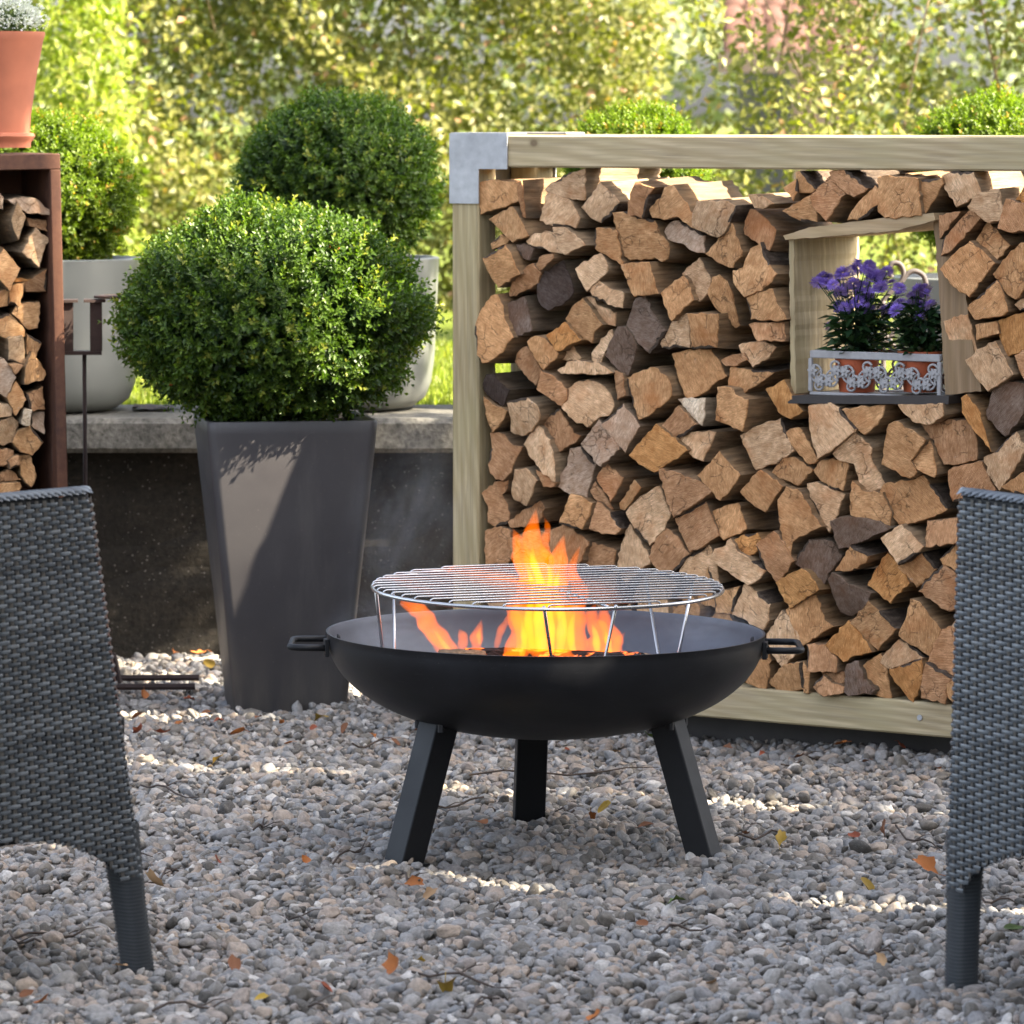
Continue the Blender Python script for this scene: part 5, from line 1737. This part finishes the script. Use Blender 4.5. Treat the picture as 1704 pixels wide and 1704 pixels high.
TONG = [
 ([(905,1096),(900,1040),(906,990),(896,940),(886,890),(893,843)], [44,54,48,44,26,0], 0.0),
 ([(880,1096),(874,1030),(882,970),(869,920),(852,876)], [34,40,38,28,0], .03),
 ([(935,1096),(930,1030),(924,980),(930,930),(940,886)], [36,42,38,26,0], -.02),
 ([(962,1096),(954,1040),(964,990),(952,950),(968,902)], [34,36,28,16,0], .04),
 ([(850,1096),(864,1050),(854,1010),(868,972)], [26,30,20,0], -.04),
 ([(990,1096),(998,1060),(985,1030),(992,1000)], [30,34,22,0], -.01),
 ([(1012,1096),(1020,1062),(1004,1025),(1014,1000)], [26,28,18,0], .03),
 ([(1026,1094),(1028,1070),(1042,1050)], [18,16,0], -.03),
 ([(762,1096),(738,1070),(712,1036),(692,1013),(666,1002)], [20,27,30,24,8], .02),
 ([(752,1096),(728,1074),(705,1048),(688,1022)], [12,14,10,0], .05),
 ([(792,1082),(794,1060),(802,1028)], [14,20,0], -.05),
 ([(770,1084),(770,1062),(763,1044)], [12,17,0], .0),
 ([(826,1078),(832,1052),(846,1030),(853,1002)], [8,12,10,0], .03),
 ([(838,1096),(862,1088),(888,1070),(905,1050)], [14,22,18,0], -.07),
 ([(945,1096),(938,1075),(950,1050),(945,1022)], [20,26,18,0], -.08),
 ([(900,1096),(884,1068),(878,1040),(884,1008)], [18,26,20,0], -.08),
 ([(915,930),(905,905),(912,880),(904,858)], [12,16,10,0], .02),
 ([(868,955),(858,930),(862,905),(850,885)], [10,14,8,0], .02),
 ([(745,952),(752,945),(762,936)], [5,5,0], .1),
]
for p, w, dy in TONG: tongue(p, [q_ * 1.15 for q_ in w], dy, M['flame'], flat=.42)
CORE = [
 ([(905,1092),(897,1040),(902,985),(888,935),(886,905)], [18,20,16,12,0], 0.0),
 ([(888,1092),(880,1030),(886,975),(874,935)], [10,13,10,0], .02),
 ([(930,1092),(936,1040),(926,985),(932,940)], [13,16,12,0], -.02),
 ([(916,1090),(918,1045),(912,1000),(916,960),(908,930)], [10,12,10,8,0], -.03),
 ([(955,1092),(950,1050),(958,1010)], [12,12,0], .02),
 ([(995,1092),(992,1062),(984,1035)], [10,12,0], -.02),
 ([(1014,1092),(1012,1068),(1006,1045)], [9,11,0], -.0),
 ([(868,1092),(872,1060),(866,1025)], [9,10,0], -.03),
 ([(798,1072),(797,1056),(800,1042)], [5,7,0], -.05),
 ([(756,1090),(736,1068),(716,1040)], [6,8,0], .02),
]
for p, w, dy in CORE: tongue(p, [q_ * 1.1 for q_ in w], dy, M['flame_core'], 'flame_core')

# ---- smoke drifting to the left
def puff(px, py, dy, rx, ry, rz, ang, label):
    p = at(px, py, FB.y + dy)
    mb = MB(); mb.lathe([(max(math.sin(math.pi * i / 12), .001), -math.cos(math.pi * i / 12)) for i in range(13)], 20)
    o = mb.build('smoke', M['smoke'], None, True, fix=True, loc=p, rot=(0, R(ang), 0))
    o.scale = (rx, ry, rz)
    return tag(o, label, 'smoke', kind='stuff')
puff(660, 1045, .02, .16, .16, .075, 0, 'thin blue-grey smoke lying in the left of the fire bowl')
puff(675, 880, .75, .14, .12, .28, 16, 'thin smoke drifting up left of the timber post')
puff(1170, 1040, .05, .14, .14, .06, 0, 'faint smoke inside the right of the fire bowl')

# ------------------------------------------------------------------ wicker armchairs
def chair(name, foot, ang, lean, side, label, tilt=0.0):
    """foot: ground point of the front leg of the side that faces the camera; ang: facing direction; side=+1: that side is the chair's right"""
    D_, W_, H_ = 0.60, 0.60, 0.765
    root = empty(name, (foot.x, foot.y, 0), ang - math.pi / 2, label, 'chair', 'wicker armchairs')
    root.rotation_euler = (0, tilt, ang - math.pi / 2)
    # local: +y facing; the visible side panel lies on x=0 and runs from y=0 (front) to y=-D; chair body on x = -side*...
    sg = -side                     # direction of the chair body from the visible side
    rc = 0.024
    # plan path of the outer weave: round the front end, along the side, round the rear corner, along the back
    path = []
    for i in range(7):             # front end, half circle
        a = R(180 * (1 - i / 6))
        path.append((sg * (rc - rc * math.cos(math.pi - a)) if False else sg * (rc + rc * math.cos(a) * -1 * -1), rc * math.sin(a)))
    path = []
    for i in range(9):
        a = R(180 * i / 8)         # from the inner face to the outer face
        path.append((sg * (rc + rc * math.cos(a)), rc * math.sin(a) - rc))
    y = -rc
    while y > -D_ + .07:
        y -= .012; path.append((0.0, y))
    yc = path[-1][1]; rr = .07
    for i in range(1, 8):
        a = R(90 * i / 7)
        path.append((sg * rr * (1 - math.cos(a)), yc - rr * math.sin(a)))
    x = rr
    while x < W_ - .07:
        x += .012; path.append((sg * x, yc - rr))
    P_ = np.array(path)
    seg = np.linalg.norm(np.diff(P_, axis=0), axis=1); S = np.concatenate([[0], np.cumsum(seg)])
    TOT = S[-1]
    rib = 0.0235; row = 0.0070
    nrib = int(TOT / rib)
    sub = 6
    ss = np.linspace(0, TOT, nrib * sub + 1)
    X = np.interp(ss, S, P_[:, 0]); Y = np.interp(ss, S, P_[:, 1])
    tx = np.gradient(X, ss); ty = np.gradient(Y, ss); tl = np.hypot(tx, ty); tx /= tl; ty /= tl
    nxo, nyo = ty, -tx
    # outward side: away from the chair body
    mid = len(ss) // 4
    if (nxo[mid] * -sg) < 0: nxo, nyo = -nxo, -nyo
    front_len = math.pi * rc
    def skirt(s):                  # lower edge of the woven panel, arched between the legs
        u = np.clip((s - front_len) / (D_ - rc), 0, 2)
        um = np.mod(u, 1.0)
        return 0.148 + 0.085 * np.clip(np.sin(np.pi * np.clip((um * 1.0 - .07) / .86, 0, 1)), 0, 1) ** .6
    zb = skirt(ss)
    def lean_off(z): return lean * (1 - z / H_) - lean   # forward shift towards the foot, 0 at the ground
    V = []; Fq = []; T = []
    nrows = int((H_ - .02 - .14) / row)
    rs = np.random.RandomState(4)
    nS = len(ss)
    ribph = ss / rib * math.pi
    front_w = np.clip(1 - (ss - front_len) / .5, 0, 1)      # the lean fades towards the back
    for r_ in range(nrows):
        zc = 0.145 + r_ * row + row * .5
        over = np.sin(ribph + (r_ % 2) * math.pi)
        off = 0.0016 + 0.0027 * np.tanh((over + .35) * 2.6)
        vis = zc > zb
        ro = len(V)
        cols_ = []
        tin = np.clip(.45 + rs.normal(0, .12) + .18 * over + np.interp(ss, np.linspace(0, TOT, 30), rs.normal(0, .12, 30)), 0, .85)
        for wz, wo in ((-.5, -.0008), (0.0, .0006), (.5, -.0008)):
            z = zc + wz * row * .90 + 0 * X
            o_ = off + wo
            xx = X + nxo * o_; yy = Y + nyo * o_ + lean_off(z) * front_w
            cols_.append(np.stack([xx, yy, z], 1))
        V.append(np.concatenate(cols_, 0)); T.append(np.concatenate([tin] * 3))
        b = r_ * 3 * nS
        i = np.arange(nS - 1); i = i[vis[:-1] & vis[1:]]
        for c_ in range(2):
            Fq.append(np.stack([b + c_ * nS + i, b + c_ * nS + i + 1, b + (c_ + 1) * nS + i + 1, b + (c_ + 1) * nS + i], 1))
    base = nrows * 3 * nS
    # ribs
    for k_ in range(nrib):
        s0 = (k_ + .5) * rib
        xi = np.interp(s0, ss, X); yi = np.interp(s0, ss, Y); ni = (np.interp(s0, ss, nxo), np.interp(s0, ss, nyo)); ti = (np.interp(s0, ss, tx), np.interp(s0, ss, ty))
        z0 = float(skirt(np.array([s0]))[0]); fw = np.interp(s0, ss, front_w)
        zs = np.linspace(z0, H_ - .014, 40)
        lo = lean_off(zs) * fw
        vv = []
        for w in (-.5, 0, .5):
            bulge = .0018 + (.0008 if w == 0 else 0)
            vv.append(np.stack([np.full(40, xi + ti[0] * w * .0080 + ni[0] * bulge), yi + ti[1] * w * .0080 + ni[1] * bulge + lo, zs], 1))
        V.append(np.concatenate(vv)); T.append(np.full(120, 1.0))
        i = np.arange(39)
        for c_ in range(2): Fq.append(np.stack([base + c_ * 40 + i, base + (c_ + 1) * 40 + i, base + (c_ + 1) * 40 + i + 1, base + c_ * 40 + i + 1], 1))
        base += 120
    V = np.concatenate(V); T = np.concatenate(T); Fq = np.concatenate(Fq)
    o = link('woven_panel', np_mesh('woven_panel', V, Fq, None, [M['weave']], {'tint': T}, True), None, root); o['kind'] = 'stuff'
    # near-black core behind the weave, its colour gives the gaps their shade
    mb = MB()
    vv = []
    th = .042
    for s_i in range(0, nS, sub):
        fw = front_w[s_i]
        for z in (float(zb[s_i]) + .002, H_ - .012):
            sh = lean_off(z) * fw
            vv.append((X[s_i] - nxo[s_i] * .001, Y[s_i] - nyo[s_i] * .001 + sh, z))
    nn = len(vv) // 2
    mb.add(vv, [(2 * i, 2 * i + 2, 2 * i + 3, 2 * i + 1) for i in range(nn - 1)])
    mb.build('panel_core', M['weave_core'], root)
    # inner faces, seat, far side
    mb = MB(); mb.box(min(sg * .044, sg * .048), max(sg * .044, sg * .048), -D_ + .05, -.035 - lean, .22, H_ - .012); mb.build('inner_panel', M['weave_core'], root)
    mb = MB(); mb.box(min(sg * .05, sg * (W_ - .05)), max(sg * .05, sg * (W_ - .05)), -D_ + .04, -.02, .33, .40, .01); mb.build('seat', M['weave_core'], root)
    mb = MB(); mb.box(min(sg * (W_ - .045), sg * W_), max(sg * (W_ - .045), sg * W_), -D_ + .02, 0, .2, H_ - .005, .01); mb.build('far_panel', M['weave_core'], root)
    mb = MB(); mb.box(min(sg * .05, sg * (W_ - .05)), max(sg * .05, sg * (W_ - .05)), -D_ + .045, -D_ + .05, .2, H_ - .012); mb.build('inner_back', M['weave_core'], root)
    # braided top edge: slanted strands laid over the rim
    step = .0205
    s0 = front_len * .5
    Vb, Fb, Tb = [], [], []
    nb = 0
    while s0 < TOT - .05:
        for strand in range(2):
            m = 9
            t = np.linspace(0, 1, m)
            sp_ = np.clip(s0 + t * .052 + strand * .010, 0, TOT)
            xi = np.interp(sp_, ss, X); yi = np.interp(sp_, ss, Y); nx_ = np.interp(sp_, ss, nxo); ny_ = np.interp(sp_, ss, nyo); fw = np.interp(sp_, ss, front_w)
            acr = (-.048 * t + .004) if strand == 0 else (.004 - .018 * t)      # across the rim, towards the inside
            zz = H_ - .014 + .013 * np.sin(np.pi * np.clip(.18 + t * .72, 0, 1)) + .002 * strand
            w = .0045
            tx_ = np.interp(sp_, ss, tx); ty_ = np.interp(sp_, ss, ty)
            sh = lean_off(zz) * fw
            for q in (-1, 0, 1):
                Vb.append(np.stack([xi + nx_ * (acr + q * w * .7) + tx_ * q * w * .4, yi + ny_ * (acr + q * w * .7) + ty_ * q * w * .4 + sh, zz + (0.0018 if q == 0 else 0) - .003 * (q == 1)], 1))
            i = np.arange(m - 1)
            for q in range(2): Fb.append(np.stack([nb + q * m + i, nb + q * m + i + 1, nb + (q + 1) * m + i + 1, nb + (q + 1) * m + i], 1))
            nb += 3 * m; Tb.append(np.full(3 * m, .5 + rs.normal(0, .1)))
        s0 += step
    o = link('braided_rim', np_mesh('braided_rim', np.concatenate(Vb), np.concatenate(Fb), None, [M['weave']], {'tint': np.concatenate(Tb)}, True), None, root); o['kind'] = 'stuff'
    mb = MB()
    vv = []
    for s_i in range(0, nS, sub):
        fw = front_w[s_i]; sh = lean_off(H_) * fw
        vv += [(X[s_i] + nxo[s_i] * .001, Y[s_i] + nyo[s_i] * .001 + sh, H_ - .010), (X[s_i] - nxo[s_i] * .045, Y[s_i] - nyo[s_i] * .045 + sh, H_ - .010)]
    mb.add(vv, [(2 * i, 2 * i + 1, 2 * i + 3, 2 * i + 2) for i in range(len(vv) // 2 - 1)])
    mb.build('rim_core', M['weave_core'], root)
    # legs wound with thin strands
    def leg(x, y, top_shift, name='leg'):
        vv = []; fs = []
        hts = np.linspace(-.035, .235, 92); n = 16
        for i, z in enumerate(hts):
            r_ = .0225 + .0012 * (1 if i % 2 else -1) + .004 * max(0, (z - .1) / .13)
            sh = top_shift * (z / .235)
            for k_ in range(n):
                a = 6.283 * k_ / n; c_, s_ = math.cos(a), math.sin(a)
                e = (abs(c_) ** 4 + abs(s_) ** 4) ** -.25
                vv.append((x + r_ * c_ * e, y + r_ * s_ * e + sh, z))
        for i in range(len(hts) - 1):
            for k_ in range(n): fs.append((i * n + k_, i * n + (k_ + 1) % n, (i + 1) * n + (k_ + 1) % n, (i + 1) * n + k_))
        fs.append(tuple(range(n - 1, -1, -1)))
        mb = MB(); mb.add(vv, fs)
        me = mb.mesh(name, M['weave'], True)
        a_ = me.attributes.new('tint', 'FLOAT', 'POINT')
        a_.data.foreach_set('value', np.tile(np.repeat([.0, .35], n), 46).astype(np.float32))
        return link(name, me, None, root)
    leg(sg * .024, -.024, -lean * .3)
    leg(sg * .03, -D_ + .03, .02)
    leg(sg * (W_ - .03), -.024, -lean * .3)
    leg(sg * (W_ - .03), -D_ + .03, .02)
    return root


chair('wicker_armchair', on_z(264, 1606, 0.0), R(50), 0.148, 1, 'grey wicker armchair at the left picture edge, seen from its side', R(1.2))
chair('wicker_armchair', on_z(1564, 1630, 0.0), R(117), 0.03, -1, 'dark grey wicker armchair at the right picture edge in front of the logs', 0)

# ------------------------------------------------------------------ fallen leaves, bark chips, twigs
def leaf_mesh(kind, rs):
    n = 14; out = []
    for i in range(n):
        a = 6.283 * i / n
        r_ = 1.0 * (1 + (.35 * math.cos(a) if kind == 0 else .18 * math.cos(5 * a)))
        r_ *= rs.uniform(.88, 1.1)
        out.append((r_ * math.cos(a), .62 * r_ * math.sin(a)))
    cu = rs.uniform(.4, 1.0); cv = rs.uniform(-.5, .7)
    def zf(x, y): return cu * y * y + cv * x * x * .6 + .12 * x * y
    vv = [(0, 0, zf(0, 0))] + [(x * .55, y * .55, zf(x * .55, y * .55)) for x, y in out] + [(x, y, zf(x, y)) for x, y in out]
    fs = [(0, 1 + i, 1 + (i + 1) % n) for i in range(n)] + [(1 + i, 1 + n + i, 1 + n + (i + 1) % n, 1 + (i + 1) % n) for i in range(n)]
    mb = MB(); mb.add(vv, fs); mb.tube([(1.3, 0, zf(1.3, 0)), (1.9, .1, .1)], .03, 4)
    return mb.mesh('fallen_leaf', M['dry_leaf'], True)


rl = np.random.RandomState(9)
leaf_mes = [leaf_mesh(i % 2, rl) for i in range(6)]
LCOL = {'orange': (.52, .19, .05, 1), 'brown': (.27, .12, .06, 1), 'yellow': (.60, .42, .07, 1), 'red-brown': (.36, .10, .05, 1), 'pale tan': (.56, .38, .22, 1), 'green': (.12, .2, .05, 1)}
SPOTS = [(392,1223,'orange',.026),(232,1219,'red-brown',.028),(270,1222,'red-brown',.022),(535,1195,'yellow',.022),(362,1265,'yellow',.018),(478,1240,'orange',.014),(700,1215,'brown',.014),(1395,1241,'orange',.020),(1500,1245,'red-brown',.018),
 (1003,1350,'yellow',.022),(985,1360,'orange',.014),(1080,1375,'brown',.020),(805,1372,'orange',.020),(690,1470,'orange',.020),(715,1490,'pale tan',.018),(508,1435,'orange',.018),(360,1432,'red-brown',.018),(255,1470,'pale tan',.026),(370,1550,'pale tan',.020),
 (205,1610,'pale tan',.016),(390,1613,'brown',.020),(655,1612,'orange',.026),(742,1642,'yellow',.028),(700,1600,'yellow',.010),(545,1650,'red-brown',.016),(990,1697,'orange',.020),(1185,1640,'pale tan',.018),(1065,1540,'brown',.014),
 (1540,1440,'orange',.028),(1440,1475,'yellow',.028),(1300,1395,'yellow',.020),(1425,1395,'red-brown',.018),(1472,1378,'brown',.020),(1470,1600,'pale tan',.016),(1680,1550,'green',.020),(430,1665,'yellow',.016),(70,1670,'orange',.022),(40,1660,'brown',.014),(1125,1500,'green',.020),(1095,1232,'green',.024),
 (225,1195,'brown',.016),(300,1205,'orange',.014),(340,1188,'brown',.014),(365,1200,'red-brown',.016),(430,1195,'brown',.014),(470,1205,'orange',.013),(520,1215,'red-brown',.014),(575,1210,'brown',.016),(620,1225,'orange',.013),(660,1240,'brown',.015),(1210,1245,'brown',.014),(1270,1255,'red-brown',.014),(1330,1262,'brown',.016),(1440,1270,'brown',.014),(1560,1280,'orange',.014),(330,1090,'orange',.022),(345,1105,'yellow',.020),(290,1085,'orange',.018),(240,1160,'orange',.020),(315,1165,'red-brown',.020),(860,1325,'orange',.010),(725,1260,'red-brown',.014),(1020,1255,'pale tan',.022),(945,1250,'red-brown',.013),(1240,1390,'brown',.012)]
def where(px, py):
    if py < 1200 and px < 400: return 'by the dark wall left of the planter'
    if py < 1300 and px < 420: return 'on gravel between left chair and planter'
    if px > 1200 and py < 1300: return 'on gravel before the log rack'
    if px > 1250: return 'on gravel left of the right chair'
    if py > 1580: return 'on the nearest gravel'
    if px < 520: return 'on gravel beside the left chair leg'
    if 640 < px < 1200 and py < 1400: return 'on gravel under the fire bowl'
    return 'on gravel in front of the fire bowl'
grp = {}
for s in SPOTS: grp.setdefault((s[2], where(s[0], s[1])), []).append(s)
for (cn, wh), lst in grp.items():
    lst.sort()
    for i, (px, py, cn_, sz) in enumerate(lst):
        lab = 'dry %s leaf lying %s' % (cn, wh)
        if cn == 'green': lab = 'green leaf lying %s' % wh
        if len(lst) > 1: lab += ', leftmost' if i == 0 else (', rightmost' if i == len(lst) - 1 else ', %s from left' % ORD[i])
        p = on_z(px, py, .008)
        o = link('fallen_leaf', leaf_mes[rl.randint(6)], None, None, (p.x, p.y, .011), (rl.normal(0, .5), rl.normal(0, .5), rl.uniform(0, 6.28)))
        sz *= .82; o.scale = (sz, sz, sz); cc = LCOL[cn]; f_ = rl.uniform(.5, .85); o.color = (cc[0] * f_, cc[1] * f_, cc[2] * f_, 1)
        tag(o, lab, 'leaf', 'fallen leaves on the gravel')
for (px, py, lab) in ((553, 411, 'dry orange leaf caught in the top of the big box bush'), (276, 636, 'dry brown leaf caught in the lower left of the big box bush')):
    p = at(px, py, bc.y - (.16 if py < 500 else .2))
    o = link('fallen_leaf', leaf_mes[2], None, None, p, (1.1, .3, .5)); o.scale = (.014,) * 3; o.color = LCOL['orange']
    tag(o, lab, 'leaf', 'leaves caught in the bush')

TW = [((780,1288),(1100,1278)),((800,1330),(690,1345)),((960,1352),(920,1345)),((130,1380),(260,1420)),((230,1300),(330,1325)),((300,1440),(240,1470)),((20,1560),(170,1545)),((60,1570),(10,1550)),((700,1470),(660,1450)),((480,1660),(560,1685)),((680,1610),(860,1640)),((830,1650),(760,1695)),((260,1675),(390,1665)),((1290,1385),(1225,1392)),((1490,1378),(1560,1410)),((1420,1575),(1500,1590)),((520,1540),(480,1520)),((1090,1545),(1180,1540)),((560,1430),(610,1400)),((420,1380),(450,1360)),((1620,1490),(1690,1500)),((590,1240),(650,1230)),((1300,1270),(1370,1255))]
twl = sorted(TW, key=lambda t: t[0][1])
for i, ((a, b), (c_, d)) in enumerate(TW):
    p0 = on_z(a, b, .01); p1 = on_z(c_, d, .01)
    n = 7; pts = []
    for j in range(n):
        t = j / (n - 1)
        q = p0.lerp(p1, t); q.z = .008 + .006 * math.sin(t * 9 + i); q.x += .006 * math.sin(t * 5 + i * 2); q.y += .012 * math.sin(t * 7 + i)
        pts.append(q - p0)
    mb = MB(); mb.tube(pts, [.0021] * 5 + [.0015, .0009], 6)
    j = n // 2
    mb.tube([pts[j], pts[j] + Vector((.02, .03, .006)), pts[j] + Vector((.035, .05, .004))], [.0014, .001, .0006], 5)
    o = mb.build('twig', M['twig'], None, True, loc=p0)
    rank = twl.index(((a, b), (c_, d)))
    w = where((a + c_) / 2, (b + d) / 2)
    lab = 'thin dark twig lying %s' % w
    tag(o, lab, 'twig', 'twigs on the gravel')
tw = {}
for o in [o for o in col.objects if o.get('category') == 'twig']: tw.setdefault(o['label'], []).append(o)
for lab, lst in tw.items():
    lst.sort(key=lambda o: -o.location.y)
    if len(lst) > 1:
        for i, o in enumerate(lst):
            o['label'] = lab + (', farthest' if i == 0 else (', nearest' if i == len(lst) - 1 else ', %s from back' % ORD[i]))
